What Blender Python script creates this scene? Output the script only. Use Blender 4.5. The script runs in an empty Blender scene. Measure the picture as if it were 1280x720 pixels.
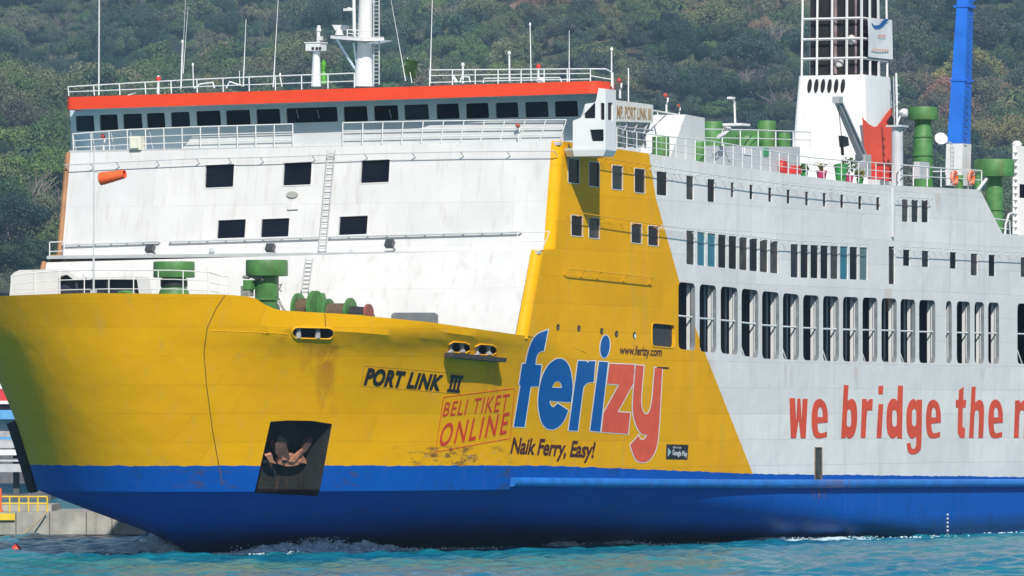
import bpy, bmesh, math, random
import numpy as np
from mathutils import Vector, Matrix, noise as mnoise
from mathutils.bvhtree import BVHTree
from mathutils.geometry import tessellate_polygon
random.seed(7); rng = np.random.default_rng(7)
S = bpy.context.scene
R = math.radians

# ------------------------------------------------------------------ camera, sky, sun, exposure
FPX, HC, YH = 9000.0, 6.5, 520.0          # focal length in photo pixels, eye height, horizon row (1280x720 photo)
cam_d = bpy.data.cameras.new('camera'); cam = bpy.data.objects.new('camera', cam_d); S.collection.objects.link(cam)
cam.location = (0, 0, HC); cam.rotation_euler = (R(90), 0, 0)
cam_d.sensor_width = 36; cam_d.lens = FPX / 1280 * 36
cam_d.shift_y = (YH - 360) / 1280
cam_d.clip_start = 1; cam_d.clip_end = 9000
S.camera = cam
SUN_AZ, SUN_EL = R(10), R(39.5)             # to the right of straight behind the camera, height
sun_dir = Vector((math.sin(SUN_AZ) * math.cos(SUN_EL), -math.cos(SUN_AZ) * math.cos(SUN_EL), math.sin(SUN_EL)))
world = bpy.data.worlds.new('World'); S.world = world; world.use_nodes = True
wn = world.node_tree.nodes; sky = wn.new('ShaderNodeTexSky'); sky.sky_type = 'NISHITA'; sky.sun_disc = False
sky.sun_elevation = SUN_EL; sky.sun_rotation = math.atan2(sun_dir.x, sun_dir.y)
sky.air_density = 1.0; sky.dust_density = 0.6; sky.ozone_density = 1.5
bg = wn['Background']; bg.inputs['Strength'].default_value = 0.075
world.node_tree.links.new(sky.outputs['Color'], bg.inputs['Color'])
sd = bpy.data.lights.new('sun', 'SUN'); sd.energy = 4.7; sd.angle = R(0.5); sd.color = (1.0, 0.95, 0.87)
so = bpy.data.objects.new('sun', sd); S.collection.objects.link(so)
so.rotation_euler = sun_dir.to_track_quat('Z', 'Y').to_euler()
S.view_settings.view_transform = 'Standard'; S.view_settings.look = 'None'
S.view_settings.exposure = 0.2; S.view_settings.gamma = 1; S.view_settings.use_curve_mapping = False
S.cycles.max_bounces = 6; S.cycles.volume_bounces = 0; S.cycles.use_denoising = True

# ------------------------------------------------------------------ frames and pixel -> place helpers
YAW = R(245); CA, SA = math.cos(R(65)), math.sin(R(65))
SHIP = Vector((-10.0, 350.0, 0.0))         # ship origin: centre line under the house front, at the water
SM = Matrix.Translation(SHIP) @ Matrix.Rotation(YAW, 4, 'Z'); SI = SM.inverted()
EYE = SI @ Vector((0, 0, HC))
B = 13.37                                  # half beam
def dirw(x, y): return Vector(((x - 640) / FPX, 1, (YH - y) / FPX))
def dirs(x, y): return SI.to_3x3() @ dirw(x, y)
def on_v(x, y, v=B):
    d = dirs(x, y); return EYE + d * ((v - EYE.y) / d.y)
def on_u(x, y, u, k=0.0, w0=0.0):          # plane u = u - k (w - w0): athwartships, leaning
    d = dirs(x, y); t = (u - k * (EYE.z - w0) - EYE.x) / (d.x + k * d.z); return EYE + d * t
def on_w(x, y, w=0.0):
    d = dirs(x, y); return EYE + d * ((w - EYE.z) / d.z)
def wat(x, y, z):  return Vector((0, 0, HC)) + dirw(x, y) * z      # world point at depth z
def to_px(p):
    q = SM @ Vector(p); return 640 + FPX * q.x / q.y, YH - FPX * (q.z - HC) / q.y
def lerp(a, b, t): return a + (b - a) * t
def interp(x, xs, ys): return float(np.interp(x, xs, ys))

# ------------------------------------------------------------------ materials
MATS = {}
def base_mat(name):
    m = bpy.data.materials.new(name); m.use_nodes = True; return m, m.node_tree.nodes, m.node_tree.links, m.node_tree.nodes['Principled BSDF']
def nd(n, typ, **kw):
    o = n.new(typ)
    for k, v in kw.items(): setattr(o, k, v)
    return o
def mat(name, col, rough=0.5, metal=0.0, var=0.12, scale=1.5, bump=0.0, spec=0.5, streak=0.0, plates=False):
    if name in MATS: return MATS[name]
    m, n, l, p = base_mat(name)
    tc = nd(n, 'ShaderNodeTexCoord'); nz = nd(n, 'ShaderNodeTexNoise'); nz.inputs['Scale'].default_value = scale; nz.inputs['Detail'].default_value = 6
    l.new(tc.outputs['Object'], nz.inputs['Vector'])
    mr = nd(n, 'ShaderNodeMapRange'); mr.inputs[1].default_value = 0.3; mr.inputs[2].default_value = 0.7
    mr.inputs[3].default_value = 1 - var; mr.inputs[4].default_value = 1 + var * 0.6; l.new(nz.outputs['Fac'], mr.inputs[0])
    mx = nd(n, 'ShaderNodeMix', data_type='RGBA', blend_type='MULTIPLY'); mx.inputs[0].default_value = 1
    mx.inputs[6].default_value = (*col, 1); l.new(mr.outputs[0], mx.inputs[7])
    out = mx.outputs[2]
    if plates:
        sx = nd(n, 'ShaderNodeSeparateXYZ'); l.new(tc.outputs['Object'], sx.inputs[0]); cx = nd(n, 'ShaderNodeCombineXYZ'); l.new(sx.outputs['Y'], cx.inputs[0]); l.new(sx.outputs['Z'], cx.inputs[1])
        bk = nd(n, 'ShaderNodeTexBrick'); l.new(cx.outputs[0], bk.inputs['Vector']); bk.inputs['Scale'].default_value = 1; bk.inputs['Brick Width'].default_value = 5.6; bk.inputs['Row Height'].default_value = 2.1; bk.inputs['Mortar Size'].default_value = .012
        bk.inputs['Color1'].default_value = (1, 1, 1, 1); bk.inputs['Color2'].default_value = (.93, .935, .94, 1); bk.inputs['Mortar'].default_value = (.82, .82, .82, 1)
        mb_ = nd(n, 'ShaderNodeMix', data_type='RGBA', blend_type='MULTIPLY'); mb_.inputs[0].default_value = 1; l.new(out, mb_.inputs[6]); l.new(bk.outputs['Color'], mb_.inputs[7]); out = mb_.outputs[2]
    if streak:
        mp = nd(n, 'ShaderNodeMapping'); mp.inputs['Scale'].default_value = (3, 3, 0.25); l.new(tc.outputs['Object'], mp.inputs[0])
        n2 = nd(n, 'ShaderNodeTexNoise'); n2.inputs['Scale'].default_value = 1; n2.inputs['Detail'].default_value = 5; l.new(mp.outputs[0], n2.inputs['Vector'])
        m2 = nd(n, 'ShaderNodeMapRange'); m2.inputs[1].default_value = 0.55; m2.inputs[2].default_value = 0.8; m2.inputs[3].default_value = 0; m2.inputs[4].default_value = streak
        l.new(n2.outputs['Fac'], m2.inputs[0])
        mx2 = nd(n, 'ShaderNodeMix', data_type='RGBA'); l.new(m2.outputs[0], mx2.inputs[0]); l.new(out, mx2.inputs[6]); mx2.inputs[7].default_value = (0.18, 0.09, 0.04, 1)
        out = mx2.outputs[2]
    l.new(out, p.inputs['Base Color'])
    p.inputs['Roughness'].default_value = rough; p.inputs['Metallic'].default_value = metal; p.inputs['Specular IOR Level'].default_value = spec
    if bump:
        b = nd(n, 'ShaderNodeBump'); b.inputs['Strength'].default_value = bump; b.inputs['Distance'].default_value = 0.05
        l.new(nz.outputs['Fac'], b.inputs['Height']); l.new(b.outputs[0], p.inputs['Normal'])
    MATS[name] = m; return m

YEL, BLU, WHT = (0.84, 0.42, 0.0), (0.002, 0.098, 0.46), (0.80, 0.795, 0.78)
def ship_paint():
    """Paint scheme of the hull and house sides as painted: blue boot band, yellow bow, white aft; plates, dirt and buckling."""
    m, n, l, p = base_mat('ship_paint')
    tc = nd(n, 'ShaderNodeTexCoord'); sp = nd(n, 'ShaderNodeSeparateXYZ'); l.new(tc.outputs['Object'], sp.inputs[0])
    U, W = sp.outputs['X'], sp.outputs['Z']
    def math_(op, a, b=None):
        o = nd(n, 'ShaderNodeMath', operation=op)
        for i, q in enumerate((a, b)):
            if q is None: continue
            if isinstance(q, (int, float)): o.inputs[i].default_value = q
            else: l.new(q, o.inputs[i])
        return o.outputs[0]
    def curve(inp, x0, x1, y0, y1, pts):
        t = nd(n, 'ShaderNodeMapRange'); t.inputs[1].default_value = x0; t.inputs[2].default_value = x1; l.new(inp, t.inputs[0])
        c = nd(n, 'ShaderNodeFloatCurve'); cv = c.mapping.curves[0]
        pp = [((a - x0) / (x1 - x0), (b - y0) / (y1 - y0)) for a, b in pts]
        cv.points[0].location = pp[0]; cv.points[1].location = pp[-1]
        for q in pp[1:-1]: cv.points.new(*q)
        for q in cv.points: q.handle_type = 'VECTOR'
        c.mapping.update(); l.new(t.outputs[0], c.inputs['Value'])
        r = nd(n, 'ShaderNodeMapRange'); r.inputs[3].default_value = y0; r.inputs[4].default_value = y1; r.clamp = False; l.new(c.outputs[0], r.inputs[0])
        return r.outputs[0]
    stripe = curve(U, -95, 25, 2.5, 5.5, [(-95, 2.75), (-62, 3.11), (-24, 3.56), (0, 4.13), (15, 4.2), (25, 4.2)])
    es = sorted(((on_v(x, y).z, on_v(x, y).x) for x, y in ((806, 150), (811, 192), (820, 248), (849, 351), (872, 417), (884, 448), (941, 592), (955, 620))))
    edge = curve(W, es[0][0], es[-1][0], -40, 10, es)
    wob = nd(n, 'ShaderNodeTexNoise'); wob.inputs['Scale'].default_value = 1.6; wob.inputs['Detail'].default_value = 6; l.new(tc.outputs['Object'], wob.inputs['Vector'])
    wv = math_('MULTIPLY', math_('SUBTRACT', wob.outputs['Fac'], 0.5), 0.16)
    isblue = math_('LESS_THAN', math_('ADD', W, wv), stripe)
    isyel = math_('GREATER_THAN', U, edge)
    def mix(f, a, b, bt='MIX'):
        o = nd(n, 'ShaderNodeMix', data_type='RGBA', blend_type=bt)
        for i, q in ((0, f), (6, a), (7, b)):
            if isinstance(q, (int, float)): o.inputs[i].default_value = q
            elif isinstance(q, tuple): o.inputs[i].default_value = (*q, 1)
            else: l.new(q, o.inputs[i])
        return o.outputs[2]
    c = mix(isyel, WHT, YEL); c = mix(isblue, c, BLU)
    # plates: slight tone differences from repainting, drawn on the developed side (u, w)
    cb = nd(n, 'ShaderNodeCombineXYZ'); l.new(U, cb.inputs[0]); l.new(W, cb.inputs[1])
    br = nd(n, 'ShaderNodeTexBrick'); l.new(cb.outputs[0], br.inputs['Vector'])
    br.inputs['Color1'].default_value = (1, 1, 1, 1); br.inputs['Color2'].default_value = (0.90, 0.90, 0.91, 1); br.inputs['Mortar'].default_value = (0.87, 0.87, 0.87, 1)
    br.inputs['Scale'].default_value = 1; br.inputs['Brick Width'].default_value = 9.0; br.inputs['Row Height'].default_value = 1.32; br.inputs['Mortar Size'].default_value = 0.012; br.offset = .37; br.squash = .8
    br.inputs['Bias'].default_value = 0.1
    c = mix(1.0, c, br.outputs['Color'], 'MULTIPLY')
    # big cloudy weathering + vertical run marks
    n1 = nd(n, 'ShaderNodeTexNoise'); n1.inputs['Scale'].default_value = 0.22; n1.inputs['Detail'].default_value = 8; n1.inputs['Roughness'].default_value = 0.65; l.new(tc.outputs['Object'], n1.inputs['Vector'])
    m1 = nd(n, 'ShaderNodeMapRange'); m1.inputs[1].default_value = 0.35; m1.inputs[2].default_value = 0.7; m1.inputs[3].default_value = 0.90; m1.inputs[4].default_value = 1.03; l.new(n1.outputs['Fac'], m1.inputs[0])
    c = mix(1.0, c, m1.outputs[0], 'MULTIPLY')
    mp = nd(n, 'ShaderNodeMapping'); mp.inputs['Scale'].default_value = (2.2, 2.2, 0.12); l.new(tc.outputs['Object'], mp.inputs[0])
    n2 = nd(n, 'ShaderNodeTexNoise'); n2.inputs['Scale'].default_value = 1.0; n2.inputs['Detail'].default_value = 7; l.new(mp.outputs[0], n2.inputs['Vector'])
    m2 = nd(n, 'ShaderNodeMapRange'); m2.inputs[1].default_value = 0.56; m2.inputs[2].default_value = 0.85; m2.inputs[4].default_value = 0.26; l.new(n2.outputs['Fac'], m2.inputs[0])
    c = mix(math_('MULTIPLY', m2.outputs[0], math_('SUBTRACT', 1.0, math_('MULTIPLY', isblue, 0.75))), c, (0.33, 0.27, 0.17))
    # scuffs on the blue band; weed line, its darkening painted to deepen hull shade
    n3 = nd(n, 'ShaderNodeTexNoise'); n3.inputs['Scale'].default_value = 0.9; n3.inputs['Detail'].default_value = 10; n3.inputs['Roughness'].default_value = 0.7; l.new(tc.outputs['Object'], n3.inputs['Vector'])
    sc = nd(n, 'ShaderNodeMapRange'); sc.inputs[1].default_value = 0.56; sc.inputs[2].default_value = 0.72; sc.inputs[4].default_value = 0.7; l.new(n3.outputs['Fac'], sc.inputs[0])
    c = mix(math_('MULTIPLY', sc.outputs[0], isblue), c, (0.02, 0.05, 0.09))
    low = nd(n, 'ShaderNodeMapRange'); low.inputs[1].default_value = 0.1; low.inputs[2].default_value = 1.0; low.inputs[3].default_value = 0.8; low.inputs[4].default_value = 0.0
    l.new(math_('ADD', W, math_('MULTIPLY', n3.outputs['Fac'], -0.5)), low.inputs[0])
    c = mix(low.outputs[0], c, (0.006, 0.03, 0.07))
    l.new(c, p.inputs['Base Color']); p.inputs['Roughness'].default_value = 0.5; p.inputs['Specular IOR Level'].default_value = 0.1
    # plate buckling
    n4 = nd(n, 'ShaderNodeTexNoise'); n4.inputs['Scale'].default_value = 0.75; n4.inputs['Detail'].default_value = 4; l.new(tc.outputs['Object'], n4.inputs['Vector'])
    hb = math_('ADD', math_('MULTIPLY', n4.outputs['Fac'], 0.6), math_('MULTIPLY', br.outputs['Fac'], -0.25))
    b = nd(n, 'ShaderNodeBump'); b.inputs['Strength'].default_value = 0.6; b.inputs['Distance'].default_value = 0.13
    l.new(hb, b.inputs['Height']); l.new(b.outputs[0], p.inputs['Normal'])
    return m
PAINT = ship_paint()
WHITE = mat('white_ship_paint', (0.69, 0.69, 0.69), 0.45, var=0.07, scale=0.5, streak=0.22, bump=0.25, plates=True)
RAILW = mat('white_rail_paint', (0.74, 0.75, 0.75), 0.5, var=0.1, scale=2)
GREYP = mat('grey_ship_paint', (0.50, 0.53, 0.55), 0.5, var=0.1, scale=1)
YELP = mat('yellow_paint', YEL, 0.45, var=0.1, scale=0.6)
BLUP = mat('blue_fender_paint', (0.012, 0.16, 0.55), 0.4, var=0.25, scale=1.2, streak=0.3)
ORANGE = mat('orange_red_paint', (0.80, 0.060, 0.014), 0.5, var=0.08, scale=0.8)
FUNRED = mat('funnel_red_paint', (0.80, 0.085, 0.04), 0.5, var=0.12, scale=0.8)
GREEN = mat('green_deck_paint', (0.066, 0.205, 0.052), 0.55, var=0.3, scale=1.8, streak=0.4)
DARK = mat('dark_interior', (0.012, 0.012, 0.014), 0.8)
BLACK = mat('black_paint', (0.015, 0.014, 0.014), 0.5)
RUBBER = mat('black_rubber', (0.02, 0.02, 0.022), 0.8)
STEEL = mat('galvanised_steel', (0.36, 0.38, 0.40), 0.5, var=0.15)
ROPEM = mat('brown_rope', (0.13, 0.085, 0.05), 0.9, var=0.3, scale=8)
REDP = mat('red_paint', (0.62, 0.035, 0.03), 0.45)
LBOR = mat('lifebuoy_orange', (0.85, 0.14, 0.03), 0.5)
BOOM = mat('boom_blue_paint', (0.012, 0.145, 0.62), 0.45, var=0.15, scale=0.9)
ANCH = mat('rusty_anchor_paint', (0.50, 0.22, 0.13), 0.75, var=0.45, scale=3)
GLASS = mat('dark_window_glass', (0.008, 0.010, 0.017), 0.08, var=0.5, scale=.35, spec=0.13)
BRGLASS = mat('bridge_window_glass', (0.012, 0.015, 0.022), 0.07, var=0.5, scale=.4, spec=0.2)
TEAL = mat('teal_window_glass', (0.02, 0.17, 0.25), 0.12, var=0.15)  # teal tone for a few side windows
TEALD = mat('pale_teal_glass', (0.10, 0.19, 0.20), 0.12, var=0.15)
TXBLUE = mat('lettering_blue', (0.003, 0.098, 0.36), 0.45, var=0.1)
TXRED = mat('lettering_red', (0.76, 0.10, 0.045), 0.45, var=0.12)
TXRED2 = mat('lettering_dark_red', (0.62, 0.045, 0.012), 0.45, var=0.12)
TXWHT = mat('lettering_white', (0.78, 0.78, 0.78), 0.45)
TXBLK = mat('lettering_black', (0.02, 0.015, 0.012), 0.5)
TXBRN = mat('lettering_brown', (0.07, 0.012, 0.008), 0.5)
TXGOLD = mat('lettering_gold', (0.38, 0.22, 0.07), 0.5)

# ------------------------------------------------------------------ mesh builder
class MB:
    def __init__(s): s.v, s.f = [], []
    def add(s, vs, fs):
        o = len(s.v); s.v += [Vector(q) for q in vs]; s.f += [tuple(i + o for i in f) for f in fs]; return s
    def box(s, c, size, rot=None):
        hx, hy, hz = (q / 2 for q in size); c = Vector(c)
        vs = [Vector((x, y, z)) for x in (-hx, hx) for y in (-hy, hy) for z in (-hz, hz)]
        if rot is not None: vs = [rot @ q for q in vs]
        return s.add([c + q for q in vs], [(0, 1, 3, 2), (4, 6, 7, 5), (0, 4, 5, 1), (2, 3, 7, 6), (0, 2, 6, 4), (1, 5, 7, 3)])
    def hexa(s, a, b):                       # two matching quads -> closed block
        return s.add(list(a) + list(b), [(3, 2, 1, 0), (4, 5, 6, 7), (0, 1, 5, 4), (1, 2, 6, 5), (2, 3, 7, 6), (3, 0, 4, 7)])
    def prism(s, poly, off):                 # polygon (3D points) extruded by off
        n = len(poly); P = [Vector(q) for q in poly]; off = Vector(off)
        tri = tessellate_polygon([P])
        vs = P + [q + off for q in P]
        fs = [tuple(t) for t in tri] + [tuple(i + n for i in reversed(t)) for t in tri] + [(i, (i + 1) % n, (i + 1) % n + n, i + n) for i in range(n)]
        return s.add(vs, fs)
    def tube(s, a, b, r, r2=None, seg=6, cap=True):
        a, b = Vector(a), Vector(b); d = b - a
        if d.length < 1e-6: return s
        q = d.to_track_quat('Z', 'Y'); r2 = r if r2 is None else r2
        ring = [Vector((math.cos(2 * math.pi * i / seg), math.sin(2 * math.pi * i / seg), 0)) for i in range(seg)]
        vs = [a + q @ (e * r) for e in ring] + [b + q @ (e * r2) for e in ring]
        fs = [(i, (i + 1) % seg, (i + 1) % seg + seg, i + seg) for i in range(seg)]
        if cap: fs += [tuple(reversed(range(seg))), tuple(range(seg, 2 * seg))]
        return s.add(vs, fs)
    def path(s, pts, r, seg=6):
        pts = [Vector(p) for p in pts]
        n = len(pts); vs, fs = [], []
        for i, p in enumerate(pts):
            d = pts[min(i + 1, n - 1)] - pts[max(i - 1, 0)]; q = d.to_track_quat('Z', 'Y')
            vs += [p + q @ Vector((math.cos(2 * math.pi * k / seg) * r, math.sin(2 * math.pi * k / seg) * r, 0)) for k in range(seg)]
        for i in range(n - 1):
            fs += [(i * seg + k, i * seg + (k + 1) % seg, (i + 1) * seg + (k + 1) % seg, (i + 1) * seg + k) for k in range(seg)]
        fs += [tuple(reversed(range(seg))), tuple(range((n - 1) * seg, n * seg))]
        return s.add(vs, fs)
    def lathe(s, c, prof, seg=24, rot=None):  # prof: (r, h) list along local z
        c = Vector(c); vs, fs = [], []
        for r, h in prof:
            for k in range(seg):
                q = Vector((r * math.cos(2 * math.pi * k / seg), r * math.sin(2 * math.pi * k / seg), h))
                vs.append(c + (rot @ q if rot is not None else q))
        n = len(prof)
        for i in range(n - 1):
            fs += [(i * seg + k, i * seg + (k + 1) % seg, (i + 1) * seg + (k + 1) % seg, (i + 1) * seg + k) for k in range(seg)]
        if prof[0][0] > 1e-4: fs.append(tuple(reversed(range(seg))))
        if prof[-1][0] > 1e-4: fs.append(tuple(range((n - 1) * seg, n * seg)))
        return s.add(vs, fs)
    def torus(s, c, R_, r, rot, seg=20, ss=8):
        vs, fs = [], []
        for i in range(seg):
            a = 2 * math.pi * i / seg
            for j in range(ss):
                b = 2 * math.pi * j / ss
                vs.append(Vector(c) + rot @ Vector(((R_ + r * math.cos(b)) * math.cos(a), (R_ + r * math.cos(b)) * math.sin(a), r * math.sin(b))))
        for i in range(seg):
            for j in range(ss):
                fs.append((i * ss + j, ((i + 1) % seg) * ss + j, ((i + 1) % seg) * ss + (j + 1) % ss, i * ss + (j + 1) % ss))
        return s.add(vs, fs)
    def build(s, name, m, parent=None, smooth=35, origin=None):
        me = bpy.data.meshes.new(name); o0 = Vector(origin) if origin is not None else Vector()
        me.from_pydata([tuple(q - o0) for q in s.v], [], s.f); me.validate(); me.update()
        bm = bmesh.new(); bm.from_mesh(me); bmesh.ops.recalc_face_normals(bm, faces=bm.faces); bm.to_mesh(me); bm.free()
        return link(name, me, m, parent, smooth)
def link(name, me, m, parent=None, smooth=35):
    if m is not None: me.materials.append(m)
    if smooth:
        for q in me.polygons: q.use_smooth = True
        me.set_sharp_from_angle(angle=R(smooth))
    o = bpy.data.objects.new(name, me); S.collection.objects.link(o)
    if parent is not None: o.parent = parent
    return o
def tag(o, label=None, cat=None, group=None, kind=None):
    for k, v in (('label', label), ('category', cat), ('group', group), ('kind', kind)):
        if v: o[k] = v
    return o
def empty(name, mw, label=None, cat=None, group=None):
    o = bpy.data.objects.new(name, None); S.collection.objects.link(o); o.matrix_world = mw; o.empty_display_size = 0.5
    return tag(o, label, cat, group)
FERRY = empty('ferry', SM, 'large yellow, white and blue car ferry under way, cut off at the right edge', 'ferry')
def ship_thing(name, base, label, cat, group=None):     # thing standing on the ship, local axes = ship axes, base given in ship coordinates
    return empty(name, SM @ Matrix.Translation(Vector(base)), label, cat, group)

def panel(mb, outer, holes, fmap, inward, depth):
    """flat plate with real openings: 2D outline and holes, mapped to space by fmap, reveals of the given depth"""
    polys = [[Vector((a, b, 0)) for a, b in outer]] + [[Vector((a, b, 0)) for a, b in h] for h in holes]
    tri = tessellate_polygon(polys); flat = [q for p in polys for q in p]
    mb.add([fmap(q.x, q.y) for q in flat], [tuple(t) for t in tri])
    inw = Vector(inward) * depth
    for h in holes:
        P = [fmap(a, b) for a, b in h]; n = len(P)
        mb.add(P + [q + inw for q in P], [(i, (i + 1) % n, (i + 1) % n + n, i + n) for i in range(n)])
def roundpoly(P, r, n=4):
    out = []; N = len(P)
    for i in range(N):
        a, b, c = Vector(P[i - 1]), Vector(P[i]), Vector(P[(i + 1) % N])
        rr = min(r, (a - b).length * 0.45, (c - b).length * 0.45)
        p0 = b + (a - b).normalized() * rr; p1 = b + (c - b).normalized() * rr
        for k in range(n + 1):
            t = k / n; q = p0 * (1 - t) ** 2 + b * 2 * t * (1 - t) + p1 * t * t; out.append((q.x, q.y))
    return out
def expand(P, d):                            # move a simple polygon outline outwards by d (miter, limited)
    P = [Vector(q[:2]) for q in P]; N = len(P)
    area = sum(P[i].x * P[(i + 1) % N].y - P[(i + 1) % N].x * P[i].y for i in range(N)); sg = 1 if area > 0 else -1
    out = []
    for i in range(N):
        e0 = (P[i] - P[i - 1]).normalized(); e1 = (P[(i + 1) % N] - P[i]).normalized()
        n0 = Vector((e0.y, -e0.x)) * sg; n1 = Vector((e1.y, -e1.x)) * sg
        bis = n0 + n1
        if bis.length < 1e-4: bis = n0
        bis.normalize(); k = d / max(0.5, bis.dot(n0)); out.append(tuple(P[i] + bis * k))
    return out
def ring_frame(mb, hole, wide, fmap, out, proud, back):
    o2 = expand(hole, wide); n = len(hole); ou = Vector(out)
    a = [fmap(*q) for q in hole]; b = [fmap(*q) for q in o2]
    vs = [q + ou * proud for q in a] + [q + ou * proud for q in b] + [q - ou * back for q in a] + [q - ou * 0.01 for q in b]
    fs = []
    for i in range(n):
        j = (i + 1) % n
        fs += [(i, j, n + j, n + i), (n + i, n + j, 3 * n + j, 3 * n + i), (j, i, 2 * n + i, 2 * n + j)]
    mb.add(vs, fs)
def window(hole, fmap, out, glass, frame, parent, name='window', wide=0.07, proud=0.025, rec=0.09):
    ou = Vector(out); P = [fmap(*q) - ou * rec for q in hole]
    mb = MB(); mb.add(P, [tuple(t) for t in tessellate_polygon([P])]); w = mb.build(name, glass, parent, 0)
    if frame is not None:
        f = MB(); ring_frame(f, hole, wide, fmap, out, proud, rec); f.build('frame', frame, w, 0)
    return w
def rail(top, bot, n, bars=(0.5,), r=0.028, mb=None, hot=None):
    """handrail: top and bottom polylines, n bays"""
    mb = mb or MB()
    def samp(P, t):
        P = [Vector(q) for q in P]; L = [0]
        for a, b in zip(P, P[1:]): L.append(L[-1] + (b - a).length)
        d = t * L[-1]
        for i in range(len(P) - 1):
            if d <= L[i + 1] + 1e-9: return P[i].lerp(P[i + 1], (d - L[i]) / max(1e-9, L[i + 1] - L[i]))
        return P[-1]
    for k in range(n + 1):
        t = k / n; mb.tube(samp(bot, t), samp(top, t), r)
    m = max(n, 12)
    for f in (0,) + tuple(bars):
        mb.path([samp(top, k / m).lerp(samp(bot, k / m), f) for k in range(m + 1)], r * (1.15 if f == 0 else 0.85))
    return mb

# ------------------------------------------------------------------ hull form
WL = [-2, 0, 3.0, 6.0, 8.6, 9.6, 10.3, 12.6]
A_ = [11.0, 12.4, 18.3, 19.7, 20.85, 21.25, 21.5, 22.4]
U0 = [-56, -52, -30, -18.5, -7.5, -3.2, 1.2, 4.2]
P_ = [1.25, 1.3, 3.5, 2.95, 2.55, 2.42, 2.32, 2.0]
Q_ = [1.1, 1.15, 2.0, 2.0, 2.0, 2.0, 2.0, 2.0]
def outline(w, th):
    a, u0, p, q = (interp(w, WL, t) for t in (A_, U0, P_, Q_))
    s_, c_ = max(math.sin(th), 0), max(math.cos(th), 0)
    return u0 + (a - u0) * s_ ** (2 / p), B * c_ ** (2 / q)
NT = 56
TOPX = [-60, 0, 90, 280, 316, 326, 336, 350, 440, 540, 655, 700]
TOPY = [378, 373, 366, 368, 371, 377, 384, 388, 393, 403, 419.5, 424]
def top_w(th):
    w = 11.8
    for _ in range(6):
        u, v = outline(w, th); x, _y = to_px((u, v, w)); q = SM @ Vector((u, v, w))
        w = HC + (YH - interp(x, TOPX, TOPY)) * q.y / FPX
    return w
def build_hull():
    bm = bmesh.new(); low = [-2, -0.6, 0, 0.5, 1, 1.5, 2, 2.5, 3.0]; NU = 20; NS = 24; STERN = -95
    cols = []
    for k in range(NS + 1):                  # straight body, aft to forward
        s_ = k / NS; c = []
        for w in low + [lerp(3.0, 8.6, (j + 1) / NU) for j in range(NU)]:
            c.append((STERN + (outline(w, 0)[0] - STERN) * s_ ** 0.8, B, w))
        cols.append(c)
    for k in range(NT + 1):
        th = (k / NT) * math.pi / 2; tw = top_w(th); c = []
        for w in low + [lerp(3.0, tw, (j + 1) / NU) for j in range(NU)]:
            u, v = outline(w, th); c.append((u, v, w))
        cols.append(c)
    nr = len(cols[0])
    def sheet(sgn):
        V = [[bm.verts.new((u, sgn * v, w)) for u, v, w in c] for c in cols]
        for i in range(len(cols) - 1):
            if i == NS: continue
            for j in range(nr - 1):
                q = [V[i][j], V[i + 1][j], V[i + 1][j + 1], V[i][j + 1]]
                bm.faces.new(q if sgn < 0 else q[::-1])
    sheet(1); sheet(-1)
    bmesh.ops.remove_doubles(bm, verts=bm.verts, dist=1e-4)
    bmesh.ops.recalc_face_normals(bm, faces=bm.faces)
    return bm, cols
hull_bm, HC_cols = build_hull()
SIDE_LOW = [(interp(w, WL, U0), w) for w in (8.6, 9.1, 9.6, 9.95, 10.3)]
bvh_bm = hull_bm.copy()
tmp = [bvh_bm.verts.new(q) for q in ((-95, B, 8.6), (SIDE_LOW[0][0], B, 8.6)) + tuple((u, B, w) for u, w in SIDE_LOW[1:]) + ((3.6, B, 10.35), (3, B, 20), (-95, B, 20))]
bvh_bm.faces.new(tmp); bmesh.ops.triangulate(bvh_bm, faces=bvh_bm.faces)
BVH = BVHTree.FromBMesh(bvh_bm); bvh_bm.free()
def surf(x, y):
    d = dirs(x, y).normalized(); p, n, i, t = BVH.ray_cast(EYE, d)
    if p is None: p, n = on_v(x, y), Vector((0, 1, 0))
    if n.dot(d) > 0: n = -n
    return p, n
def px_ell(cx, cy, rx, ry, n=16, sk=0.0): return [(cx + rx * math.cos(2 * math.pi * k / n) - sk * ry * math.sin(2 * math.pi * k / n), cy + ry * math.sin(2 * math.pi * k / n)) for k in range(n)]
def px_slot(x0, y0, x1, y1, dy=0.0, n=6):    # stadium from left to right, right end lower by dy
    r = (y1 - y0) / 2; out = []
    for k in range(n + 1):
        a = math.pi / 2 + math.pi * k / n; out.append((x0 + r + r * math.cos(a), (y0 + y1) / 2 + r * math.sin(a)))
    for k in range(n + 1):
        a = -math.pi / 2 + math.pi * k / n; out.append((x1 - r + r * math.cos(a), (y0 + y1) / 2 + dy + r * math.sin(a)))
    return out
def densify(P, step):
    out = []
    for i, a in enumerate(P):
        b = P[(i + 1) % len(P)]; n = max(1, int(math.hypot(b[0] - a[0], b[1] - a[1]) / step))
        out += [(lerp(a[0], b[0], k / n), lerp(a[1], b[1], k / n)) for k in range(n)]
    return out
RECESS = []                                  # (rim points in ship coordinates, inward vector)
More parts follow.
